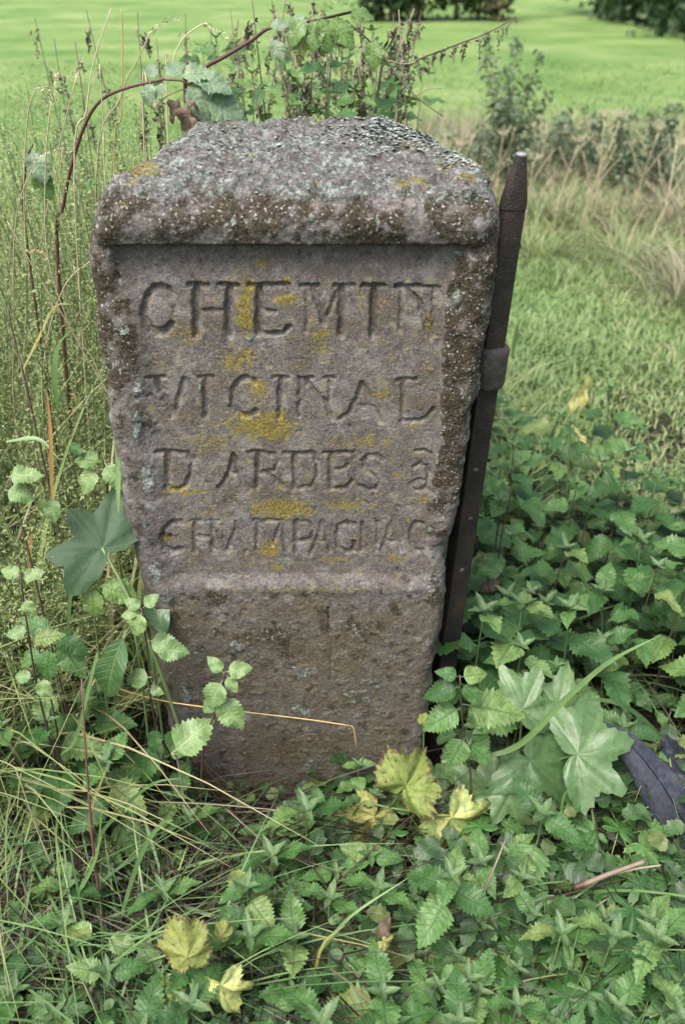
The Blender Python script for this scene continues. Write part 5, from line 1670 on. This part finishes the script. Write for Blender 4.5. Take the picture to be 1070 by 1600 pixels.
M_BLADE = leaf_mat('broad_blade', [(0.0, (0.085, 0.17, 0.055)), (0.5, (0.12, 0.22, 0.075)), (1.0, (0.17, 0.27, 0.095))], vein=(0.17, 0.26, 0.12), vein_f=0.5, lat=0.0, rough=0.42, transl=0.35)
M_BLADEY = leaf_mat('yellow_blade', [(0.0, (0.24, 0.25, 0.075)), (1.0, (0.33, 0.28, 0.11))], lat=0.0, rough=0.5, transl=0.3)
M_BLADEO = leaf_mat('orange_blade', [(0.0, (0.24, 0.13, 0.045)), (1.0, (0.33, 0.19, 0.07))], lat=0.0, rough=0.5, transl=0.3)
BL = [
    ([(690, 1190, 1.02), (800, 1170, 1.00), (880, 1095, .99), (950, 1035, .98), (1032, 992, .97)], 0.011, M_BLADE, 'broad pale green grass blade sweeping up right over the hogweed leaves'),
    ([(745, 1010, 1.25), (700, 985, 1.24), (688, 930, 1.22)], 0.010, M_BLADE, 'upright green blade at the foot of the iron post'),
    ([(1060, 1180, 1.2), (1000, 1120, 1.1), (950, 1095, 1.05), (890, 1098, 1.0)], 0.010, M_BLADE, 'green blade arching left above the dark rubber strip'),
    ([(150, 1340, .9), (160, 1300, .9), (230, 1230, .88), (285, 1215, .87)], 0.007, M_BLADE, 'light green blade arching right in front of the stone foot'),
    ([(150, 1330, .9), (140, 1280, .89), (155, 1230, .88), (172, 1190, .87)], 0.006, M_BLADEY, 'yellowish blade rising at lower left'),
    ([(170, 1500, .78), (215, 1350, .78), (250, 1290, .77), (272, 1282, .76)], 0.008, M_BLADE, 'green blade curving right in the lower left grass'),
    ([(180, 1240, 1.0), (210, 1240, .98), (260, 1390, .85), (280, 1440, .82)], 0.006, M_BLADE, 'green blade bending down toward the lower left foreground'),
    ([(30, 1500, .75), (110, 1410, .78), (150, 1340, .8), (160, 1250, .82)], 0.007, M_BLADE, 'long green blade at the lower left corner'),
    ([(220, 1380, .85), (300, 1420, .8), (380, 1440, .78), (470, 1430, .76)], 0.007, M_BLADE, 'green blade lying across the foreground below the stone'),
    ([(455, 1520, .72), (495, 1490, .72), (550, 1430, .74), (640, 1370, .78)], 0.006, M_BLADE, 'green blade slanting right in the lower centre'),
    ([(480, 1600, .68), (490, 1530, .69), (505, 1475, .70), (540, 1445, .70)], 0.005, M_BLADEY, 'pale yellowish blade bent at the lower centre'),
    ([(880, 1600, .70), (870, 1420, .8), (900, 1400, .82), (985, 1340, .84)], 0.006, M_BLADE, 'green blade bent double near the broken stick'),
    ([(1000, 1370, .84), (1020, 1380, .84), (1000, 1410, .82), (950, 1450, .80)], 0.006, M_BLADE, 'curled green blade right of the broken stick'),
    ([(875, 1300, .95), (880, 1245, .95), (905, 1215, .94)], 0.005, M_BLADE, 'slim blade beside the drooping hogweed lobe'),
    ([(185, 800, 1.15), (183, 690, 1.2), (165, 640, 1.2)], 0.010, M_BLADE, 'green blade rising beside the lower left border of the stone'),
    ([(90, 640, 1.3), (85, 580, 1.3), (92, 540, 1.3), (112, 515, 1.28)], 0.011, M_BLADE, 'broad light green blade curving up left of the stone'),
    ([(10, 690, 1.3), (60, 686, 1.3), (95, 720, 1.28)], 0.008, M_BLADE, 'flat green blade at the left edge'),
    ([(82, 790, 1.25), (80, 690, 1.25), (74, 610, 1.25)], 0.008, M_BLADEO, 'orange tinted withered blade left of the stone'),
    ([(45, 890, 1.15), (48, 850, 1.15), (50, 832, 1.15)], 0.008, M_BLADEO, 'short orange dead blade at the left edge'),
    ([(105, 1000, 1.1), (112, 920, 1.1), (125, 885, 1.1)], 0.008, M_BLADE, 'green blade below the big dark hogweed leaf'),
    ([(30, 590, 1.4), (60, 530, 1.4), (85, 480, 1.4), (115, 475, 1.38)], 0.006, M_BLADEY, 'yellow arched blade among the bedstraw'),
    ([(45, 395, 1.5), (58, 392, 1.5), (80, 402, 1.5)], 0.007, M_BLADEO, 'short orange and yellow blade tip in the bedstraw'),
    ([(800, 560, 1.9), (806, 520, 1.9), (812, 498, 1.9)], 0.010, M_BLADE, 'pale blade standing beside the iron collar'),
    ([(95, 1180, .98), (120, 1150, .97), (150, 1030, .97), (155, 1025, .97)], 0.007, M_BLADE, 'green blade slanting up in the shaded gap'),
]
for pts, w, m, lab in BL:
    b = ground_pt(*pts[0])
    root = thing('grass_shoot', b, lab, 'grass blade', 'single broad grass blades')
    ribbon(root, [tuple(pts[0])] + list(pts[1:]), None, w, m)

# ------------------------------------------------------------------ hogweed
root = thing('hogweed', ground_pt(800, 1260, 1.12), 'hogweed with big pale green lobed leaves right of the stone foot', 'hogweed')
hb = root.location + Vector((0, 0, 0))
for px, py, Y, ang, sz, me, k in ((902, 1178, 1.03, 14, 124, HOG[0], .45), (815, 1108, 1.10, 62, 84, HOG[1], .25), (868, 1112, 1.12, 70, 78, HOG[2], .25), (828, 1188, 1.04, -42, 118, HOG[1], .5),
                              (797, 1238, 1.00, -66, 80, HOG[0], .4), (760, 1238, 1.03, 82, 84, HOG2[0], .35), (752, 1240, 1.03, -105, 78, HOG2[0], .5), (870, 1245, 1.02, -80, 78, HOG2[0], .5), (690, 1240, 1.05, -160, 80, HOG2[0], .6)):
    hleaf(root, me, px, py, Y, ang, sz, k, 'leaf')
    hstem(root, [Vector(hb), (Vector(hb) + P(px, py, Y)) / 2 + Vector((0, 0, .03)), P(px, py, Y)], (0.0032, 0.0022), M_STEM_GREEN, 'petiole', 8)
root = thing('hogweed', ground_pt(300, 1215, 1.10), 'hogweed with one large dark green lobed leaf at the left side of the stone', 'hogweed')
hstem(root, [Vector(root.location), P(292, 1175, 1.06), (240, 1020, 1.06), (195, 920, 1.09), (160, 856, 1.12)], (0.0040, 0.0026), M_STEM_GREEN, 'petiole', 16, 7)
hleaf(root, HOGD[0], 160, 856, 1.12, 133, 118, 0.35, 'leaf')
root = thing('hogweed', ground_pt(250, 1150, 1.12), 'hogweed seedling with plain dark leaf touching the lower left stone edge', 'hogweed')
hstem(root, [Vector(root.location), P(240, 1040, 1.08), (232, 1000, 1.10)], (0.0026, 0.002), M_STEM_GREEN, 'petiole', 8)
hleaf(root, DOCK[0], 262, 1000, 1.10, 110, 96, 0.3, 'leaf')
root = thing('dock', ground_pt(215, 1130, 1.08), 'dock with a glossy long leaf hanging in the shaded gap left of the stone', 'dock')
hstem(root, [Vector(root.location), P(215, 1010, 1.05), (194, 990, 1.05)], (0.0026, 0.0018), M_STEM_GREEN, 'petiole', 8)
hleaf(root, DOCK[0], 197, 985, 1.05, -112, 122, 0.3, 'leaf')

# ------------------------------------------------------------------ single nettles and shoots that stand out
def hero(name, base, stem, leaves, label, cat='nettle', mat=M_STEM_DARK, r=(0.0024, 0.0014)):
    root = thing(name, base, label, cat)
    hstem(root, [Vector(base)] + stem, r, mat)
    for (me, px, py, Y, ang, sz, k) in leaves:
        hleaf(root, me, px, py, Y, ang, sz, k, 'leaf')
    return root


A, B_, C_ = NETTLE_P
hero('nettle', ground_pt(285, 1215, 1.06), [(270, 1190, 1.05), (250, 1150, 1.05), (237, 1100, 1.04), (232, 1030, 1.04), (222, 952, 1.04)],
     [(A, 222, 952, 1.04, 150, 30, .3), (B_, 224, 950, 1.04, 45, 30, .3), (C_, 222, 955, 1.04, -110, 42, .3), (A, 218, 957, 1.04, 190, 28, .4), (NETTLE_P[0], 230, 1000, 1.04, -12, 52, .3), (B_, 240, 1012, 1.03, -8, 52, .2), (C_, 237, 1058, 1.03, -175, 42, .3), (A, 232, 1075, 1.03, -20, 24, .3),
      (NETTLE[0], 246, 1135, 1.04, -100, 40, .4), (NETTLE[1], 240, 1160, 1.03, -108, 66, .4), (NETTLE[2], 262, 1180, 1.03, 20, 34, .5)], 'young nettle with dark stem and pale leaves before the stone lower left edge')
hero('nettle', ground_pt(300, 1240, 1.03), [(318, 1168, 1.02), (336, 1115, 1.01), (352, 1048, 1.00)],
     [(A, 350, 1052, 1.0, 135, 34, .2), (B_, 352, 1050, 1.0, 10, 40, .25), (C_, 348, 1062, 1.0, -118, 52, .2), (A, 354, 1055, 1.0, -60, 30, .2), (B_, 342, 1088, 1.0, -55, 62, .15), (C_, 340, 1092, 1.0, -140, 32, .3)], 'young nettle with light green top standing in front of the stone base')
hero('nettle', ground_pt(290, 1270, 1.0), [(280, 1200, .99), (272, 1178, .98)], [(C_, 268, 1178, .97, 42, 76, .35)], 'single pale serrated leaf on a short shoot before the stone base', 'shoot', M_TWIG)
hero('nettle', ground_pt(742, 1270, 1.0), [(735, 1215, 1.0), (722, 1130, 1.0), (718, 1055, 1.0)],
     [(NETTLE[1], 718, 1058, 1.0, 165, 36, .4), (NETTLE[2], 718, 1058, 1.0, 10, 42, .4), (NETTLE[0], 719, 1066, 1.0, -45, 46, .3), (NETTLE[3], 720, 1072, 1.0, -165, 60, .4), (NETTLE[4], 722, 1100, 1.0, -10, 92, .5), (NETTLE[5], 722, 1104, 1.0, -150, 66, .5), (NETTLE[2], 728, 1150, 1.0, -120, 56, .5), (NETTLE[0], 730, 1160, 1.0, -40, 50, .5)],
     'nettle with dark upright stem standing at the foot of the iron post')
hero('nettle', ground_pt(120, 1330, 1.0), [(85, 1180, .99), (60, 1080, .98), (45, 990, .97), (32, 895, .97)],
     [(A, 33, 905, .97, 20, 36, .4), (B_, 34, 900, .97, 160, 34, .4), (C_, 40, 935, .97, -70, 30, .3), (A, 46, 985, .97, 190, 36, .4), (B_, 60, 1060, .97, -60, 36, .3), (C_, 52, 1060, .97, 170, 30, .4), (NETTLE[0], 46, 1000, .97, 10, 50, .5)], 'tall nettle with dark stem and small pale leaves at the left edge')
hero('withered_stalk', ground_pt(210, 1660, .76), [(185, 1570, .76), (165, 1450, .78), (150, 1360, .80), (140, 1250, .83), (133, 1150, .86), (128, 1060, .9)],
     [(NETTLE_P[0], 165, 1465, .72, -20, 50, .5), (NETTLE_P[2], 150, 1460, .72, 170, 44, .5)], 'thick purple brown stalk at the lower left with two mottled leaves', 'dead stalk', M_STEM_RED, (0.0040, 0.0012))
hero('withered_stalk', ground_pt(120, 1300, 1.0), [(100, 1240, 1.0), (88, 1130, 1.02), (60, 1010, 1.05)], [], 'thin dark bare stalk at the left side', 'dead stalk')
hero('withered_stalk', ground_pt(60, 700, 1.35), [(50, 640, 1.35), (30, 560, 1.36), (12, 480, 1.37)], [], 'dark bare stalk leaning to the left edge beside the stone', 'dead stalk')
hero('withered_stalk', ground_pt(770, 1000, 1.5), [(780, 860, 1.5), (800, 760, 1.5)], [], 'thin brown bare stalk right of the riveted post', 'dead stalk')
S6 = NETTLE
for (px, py, Y, sc, lab) in ((385, 1385, .76, 1.05, 'nettle with bluish rosette of leaves in the dark gap below the stone'), (705, 1370, .74, 1.15, 'pale bright nettle top close below the yellow leaves'), (830, 1460, .76, 1.1, 'fresh pointed nettle top in the lower right foreground'),
                       (470, 1560, .64, 1.0, 'nettle top at the lower centre edge'), (815, 1010, 1.20, 1.15, 'large dark nettle leaf pair hanging right of the iron post'), (828, 925, 1.35, 1.0, 'nettle rosette with bright centre right of the lower post'),
                       (868, 1040, 1.2, .8, 'small star shaped nettle top beside the hogweed'), (730, 1530, .66, 1.1, 'close bright nettle top at the lower right edge'), (560, 1195, 1.08, .7, 'small pale nettle at the right foot of the stone'), (470, 1255, 1.02, .9, 'nettle leaning in front of the stone foot'),
                       (915, 1450, .74, 1.0, 'long leaved nettle top at lower right below the broken stick')):
    q = P(px, py, Y)
    z0 = float(ground_z(q.x, Y))
    root = thing('nettle', (q.x, Y, z0 - 0.01), lab, 'nettle')
    hstem(root, [Vector(root.location), q], (0.0022, 0.0014), M_STEM_GREEN, n=6)
    a0 = rng.uniform(0, 1.5)
    for kk in range(3):
        c = q - Vector((0, 0, 0.028 * kk))
        for qd in range(2):
            a = a0 + kk * math.pi / 2 + qd * math.pi + rng.normal(0, .15)
            add_leaf(root, NETTLE[int(rng.integers(0, 6))], c, Vector((math.cos(a), math.sin(a), .12 - .22 * kk)), Vector((rng.normal(0, .15), rng.normal(0, .15) - .2, 1)), sc * (0.042, .060, .068)[kk], 'leaf')
    for qd in range(4):
        a = a0 + .8 + qd * math.pi / 2
        add_leaf(root, NETTLE_Y[qd % 2], q, Vector((math.cos(a), math.sin(a), .5)), Vector((0, 0, 1)) - Vector((math.cos(a), math.sin(a), 0)) * .4, sc * .026, 'leaf')

# bramble seedlings with smooth oval leaves at the left
hero('bramble', ground_pt(150, 1080, 1.12), [(150, 980, 1.10), (150, 918, 1.09)], [(BRAMBLE_G[0], 147, 916, 1.09, -95, 50, .3), (BRAMBLE_G[0], 155, 914, 1.09, -15, 60, .5), (DOCK[0], 165, 930, 1.10, 175, 40, .5)], 'bramble seedling with oval leaves under the big dark leaf', 'bramble', M_STEM_GREEN)
hero('bramble', ground_pt(90, 1130, 1.08), [(85, 1040, 1.06), (80, 985, 1.05)], [(NETTLE[0], 82, 988, 1.05, 155, 52, .5), (NETTLE[1], 84, 990, 1.05, -30, 58, .5), (NETTLE[2], 80, 1010, 1.05, -100, 55, .5), (NETTLE[4], 92, 1000, 1.05, -55, 66, .5), (NETTLE[3], 70, 1020, 1.05, 200, 48, .5)], 'low green plant with toothed oval leaves at the left beside the dark gap', 'plant', M_STEM_GREEN)
hero('bramble', ground_pt(170, 840, 1.25), [(168, 760, 1.22), (165, 722, 1.20)], [(A, 163, 722, 1.20, -55, 50, .3), (NETTLE[2], 160, 722, 1.2, 170, 44, .4), (B_, 150, 730, 1.2, -120, 46, .3), (NETTLE[3], 128, 715, 1.2, 120, 30, .5)], 'small plant with rounded toothed leaves at the stone left edge above the dark leaf', 'plant', M_STEM_GREEN)
hero('plant', ground_pt(45, 900, 1.15), [(30, 800, 1.12), (20, 765, 1.10)], [(NETTLE_P[0], 10, 745, 1.10, 5, 52, .5), (NETTLE_P[2], 8, 765, 1.10, -15, 44, .4), (NETTLE_P[1], 80, 775, 1.12, -85, 40, .4)], 'plant with pale whitish leaves cut by the left frame edge', 'plant', M_STEM_DARK)

# ------------------------------------------------------------------ yellow leaves
M_DOCKY = leaf_mat('withered_yellow', [(0.0, (0.33, 0.33, 0.11)), (1.0, (0.40, 0.38, 0.15))], vein=(0.26, 0.3, 0.1), lat=7, rough=0.6)
DOCKY = strip_mesh('yellow_leaf', M_DOCKY, W=0.34, n=16, widest=0.45, tip=0.7, fold=0.8, droop=-0.2, wavy=1.1, curl=0.4, petiole=0.1, seed=71)
root = thing('yellowing_plant', ground_pt(540, 1310, 1.02), 'three yellow brown edged leaves on one stalk below the stone right corner', 'plant')
hstem(root, [Vector(root.location), P(560, 1258, .98), (608, 1262, .97), (704, 1278, .955)], (0.0028, 0.0018), M_STEM_GREEN, 'petiole', 12)
hstem(root, [(608, 1262, .97), (632, 1230, .967)], (0.002, 0.0018), M_STEM_GREEN, 'petiole', 3)
hleaf(root, YEL[0], 584, 1276, .97, 240, 92, .10, 'yellow_leaf', side=.2)
hleaf(root, YEL[1], 634, 1228, .965, 55, 104, .10, 'yellow_leaf', side=-.6)
hleaf(root, YELG[0], 706, 1278, .95, -48, 128, .15, 'half_yellow_leaf')
root = thing('yellowing_plant', ground_pt(330, 1600, .74), 'group of yellow dark spotted leaves at the bottom left edge', 'plant')
for px, py, Y, ang, sz, me in ((292, 1496, .63, 112, 78, YEL[0]), (346, 1540, .62, -72, 84, YELG[0]), (268, 1572, .61, -155, 74, YEL[2])):
    hleaf(root, me, px, py, Y, ang, sz * 1.15, .2, 'yellow_leaf')
    hstem(root, [Vector(root.location), P(px, py, Y)], (0.002, 0.0016), M_STEM_GREEN, 'petiole', 5)
hero('yellowing_plant', ground_pt(350, 1520, .76), [(345, 1470, .68)], [(YEL[0], 345, 1462, .68, 70, 34, .4)], 'small yellow leaf on a short stalk right of the rotten stick', 'plant', M_STEM_GREEN)
hero('yellowing_plant', ground_pt(600, 1500, .78), [(596, 1475, .70)], [(DEAD[0], 590, 1468, .70, 60, 36, .4), (YEL[1], 600, 1470, .70, -30, 26, .4)], 'small shrivelled brownish leaf in the centre foreground', 'plant', M_STEM_GREEN)
hero('yellowing_plant', ground_pt(905, 720, 2.0), [(890, 680, 1.98), (886, 655, 1.97)], [(DOCKY, 884, 655, 1.97, 65, 50, .1), (DOCKY, 902, 652, 1.97, 78, 58, .1), (DOCKY, 896, 665, 1.97, -60, 30, .3)], 'withered pale yellow curled leaves sticking up in the nettles', 'plant', M_STEM_GREEN)
hero('yellowing_plant', ground_pt(670, 1160, 1.08), [(662, 1130, 1.07)], [(YEL[0], 660, 1128, 1.07, 60, 22, .4)], 'tiny yellow leaf at the lower right stone corner', 'plant', M_STEM_GREEN)
hero('yellowing_plant', ground_pt(1045, 1600, .72), [(1040, 1560, .71)], [(YELG[0], 1030, 1545, .71, -30, 60, .5)], 'yellow green lobed leaf at the bottom right corner', 'plant', M_STEM_GREEN)
o = link('fallen_leaf', DEAD[0])
o.matrix_basis = frame(P(748, 925, 1.42), RIGHT * .8 + UP * .5, -FWD + Vector((0, 0, .6)), 40 / FPX * depth_at(757, 915, 1.42))
tag(o, 'curled pinkish brown dead leaf caught right of the lower iron post', 'leaf')

# ------------------------------------------------------------------ buttercup plants with cut leaves, lowest in the foreground
G_F = 'buttercup plants in the foreground'
L_F = 'low plant with deeply cut green leaves in the bottom foreground'


def buttercup(x, y, label, s=1.0):
    z = float(ground_z(x, y))
    root = thing('buttercup', (x, y, z - 0.005), label, 'plant', G_F)
    m = int(rng.integers(5, 8))
    for k in range(m):
        a = k / m * 6.28 + rng.normal(0, .3)
        r, hgt = rng.uniform(.03, .075), rng.uniform(.05, .13)
        e = Vector((x + math.cos(a) * r, y + math.sin(a) * r, z + hgt))
        V, F = tube_arrays(catmull([(0, 0, 0), ((e.x - x) * .4, (e.y - y) * .4, hgt * .75), (e.x - x, e.y - y, hgt)], 4), np.array([.0014, .0014, .0013, .0012, .0011]), 4)
        link('petiole', build_mesh('petiole', V, F, M_STEM_GREEN), root)
        add_leaf(root, CUP[k % 3], e, Vector((math.cos(a), math.sin(a), -.15)), Vector((rng.normal(0, .2), -.25, 1)), rng.uniform(.028, .046) * s, 'leaf')


def okC(x, y):
    p = np.array([[x, y, 0.0]])
    if not off_stone(p, 0.05)[0]:
        return False
    px, py = proj([[x, y, 0.10]])
    return py[0] > 1290 and py[0] < 1640 and -20 < px[0] < 1100 and (px[0] > 380 or rng.random() < .12)


for (x, y) in spaced(60, (-0.5, 0.62, 0.58, 1.08), 0.075, okC):
    qx, qy = proj([[x, y, 0.08]])
    buttercup(x, y, ('small' if rng.random() < .5 else 'low') + ' cut leaved plant ' + where_b(qx[0], qy[0]), 1.15)

# ------------------------------------------------------------------ straw, sticks, rubber strip
root = thing('straw', P(150, 1066, 1.05), 'thin golden straw lying across the lower stone face and bent down at its end', 'straw')
hstem(root, [(150, 1064, 1.06), (250, 1094, 1.055), (380, 1112, 1.05), (480, 1124, 1.05), (548, 1134, 1.05)], (0.0012, 0.0011), M_GOLD, 'stem', 20)
hstem(root, [(548, 1134, 1.05), (553, 1140, 1.05), (557, 1172, 1.05)], (0.0012, 0.0009), M_GOLD, 'bent_end', 6)
root = thing('stick', P(900, 1385, .80), 'broken pale dry stick with reddish end in the lower right foreground', 'stick')
hstem(root, [(898, 1386, .80), (912, 1381, .80)], (0.0042, 0.0047), M_STEM_RED, 'red_end', 4, 8)
hstem(root, [(911, 1382, .80), (950, 1366, .80), (1006, 1346, .80)], (0.0047, 0.0034), M_TWIG, 'shaft', 8, 8)
hstem(root, [(945, 1369, .80), (990, 1358, .80), (1032, 1352, .80)], (0.0024, 0.0014), M_TWIG, 'side_twig', 8)
root = thing('stick', ground_pt(255, 1490, .84), 'rotten brown stick half hidden in the dead grass at lower left', 'stick')
hstem(root, [(262, 1492, .82), (295, 1448, .84), (322, 1416, .86)], (0.009, 0.006), M_BARK, 'shaft', 8, 8)
root = thing('stick', ground_pt(610, 1600, .75), 'thin dry twig standing aslant in the centre foreground', 'stick')
hstem(root, [(715, 1485, .76), (740, 1430, .78), (770, 1360, .80), (790, 1310, .84)], (0.0026, 0.0014), M_TWIG, 'shaft', 10)
for pts, lab in (([(80, 1250, .98), (300, 1255, .95), (480, 1270, .93)], 'thin bare runner stem stretched across the foreground below the stone'), ([(355, 1265, .95), (420, 1320, .9), (490, 1355, .86)], 'thin bare twig slanting down right below the stone'),
                 ([(25, 1200, .95), (60, 1300, .9), (80, 1350, .86)], 'pale dead blade stem at the lower left')):
    root = thing('twig', P(*pts[0]), lab, 'twig')
    hstem(root, pts, (0.0016, 0.0009), M_TWIG, 'stem', 12)


def rubber_strip():
    N = Nodes('rubber')
    g = N.coord('Object')
    f = N.noise(120, 3, 0.6, g)
    col = N.ramp(N.math('ADD', N.math('MULTIPLY', f, 0.4), N.math('MULTIPLY', N.noise(9, 3, 0.6, g), 0.6)), [(0.36, (0.010, 0.012, 0.018)), (0.5, (0.022, 0.026, 0.036)), (0.64, (0.045, 0.050, 0.064))])
    col = N.mix(N.smooth(N.noise(200, 2, 0.5, g), 0.68, 0.75), col, (0.08, 0.08, 0.07))
    mat = N.done(col, 0.62, N.bump(f, 0.0012, 0.5), spec=0.25)
    root = thing('rubber_strip', ground_pt(1060, 1330, 1.05), 'dark blue grey ribbed rubber strip curving out of the weeds at the right edge', 'rubber strip')
    ctr = [(885, 1150, 1.10), (930, 1150, 1.09), (975, 1172, 1.06), (1014, 1218, 1.02), (1048, 1272, .98), (1080, 1335, .94), (1118, 1420, .88)]
    wid = np.interp(np.linspace(0, 1, 41), [0, .2, .4, .55, .75, 1], [34, 40, 58, 84, 96, 100]) / FPX * 1.22
    path = catmull([P(*q) for q in ctr], 40)
    path[:, 2] += 0.02
    tan = np.gradient(path, axis=0); tan /= np.linalg.norm(tan, axis=1)[:, None]
    up = np.array((-FWD) * .55 + Vector((0, 0, 1)) * .45)
    sd = np.cross(tan, up); sd /= np.linalg.norm(sd, axis=1)[:, None]
    nn = np.cross(sd, tan)
    prof = [(-1, -.30), (-.93, -.06), (-.5, .10), (-.12, .17), (-.05, .17), (-.02, .05), (.02, .05), (.05, .20), (.12, .20), (.6, .10), (.95, -.12), (1, -.36), (.9, -.36), (0, -.05), (-.9, -.34)]
    V = np.stack([path + sd * (a * wid / 2)[:, None] + nn * (b * wid / 2)[:, None] for a, b in prof], 1).reshape(-1, 3) - np.array(root.location)
    k = len(prof)
    F = [(i * k + j, i * k + (j + 1) % k, (i + 1) * k + (j + 1) % k, (i + 1) * k + j) for i in range(40) for j in range(k)]
    me = build_mesh('strip', V, np.array(F), mat)
    me.set_sharp_from_angle(angle=math.radians(50))
    link('strip', me, root)
    # bolt hole rim
    c = P(1032, 1300, .985)
    ring = []
    for rr, hh in ((.0045, -.001), (.0036, .0012), (.0022, .0006), (.0018, -.004)):
        for t in np.linspace(0, 2 * math.pi, 12, endpoint=False):
            ring.append(c + RIGHT * (rr * math.cos(t)) + UP * (rr * math.sin(t)) - FWD * (hh + .004))
    V = np.array([list(v) for v in ring]) - np.array(root.location)
    F = [(i * 12 + j, i * 12 + (j + 1) % 12, (i + 1) * 12 + (j + 1) % 12, (i + 1) * 12 + j) for i in range(3) for j in range(12)]
    link('bolt_hole', build_mesh('bolt_hole', V, np.array(F), mat), root)
    for (px, py, Y, w, lab, sd_) in ((1052, 1198, 1.10, .045, 'crumpled black plastic scrap behind the rubber strip', 1), (1046, 1328, 1.02, .04, 'crumpled black plastic scrap below the rubber strip', 2)):
        n = 18
        a, b = np.meshgrid(np.linspace(-1, 1, n), np.linspace(-1, 1, n))
        p = np.stack([a.ravel() * w, b.ravel() * w, np.zeros(n * n)], 1)
        p[:, 2] = (fbm(p, 45, 3, sd_) - .5) * .05
        p[:, :2] += (np.stack([fbm(p, 30, 2, 7 + sd_), fbm(p, 30, 2, 9 + sd_)], 1) - .5) * .03
        i = np.arange(n * n).reshape(n, n)
        F = np.stack([i[:-1, :-1], i[:-1, 1:], i[1:, 1:], i[1:, :-1]], -1).reshape(-1, 4)
        o = link('plastic_scrap', build_mesh('plastic_scrap', p, F, mat, smooth=False))
        q = P(px, py, Y)
        o.location = q
        o.rotation_euler = (math.radians(35), 0, sd_)
        tag(o, lab, 'plastic scrap')


rubber_strip()
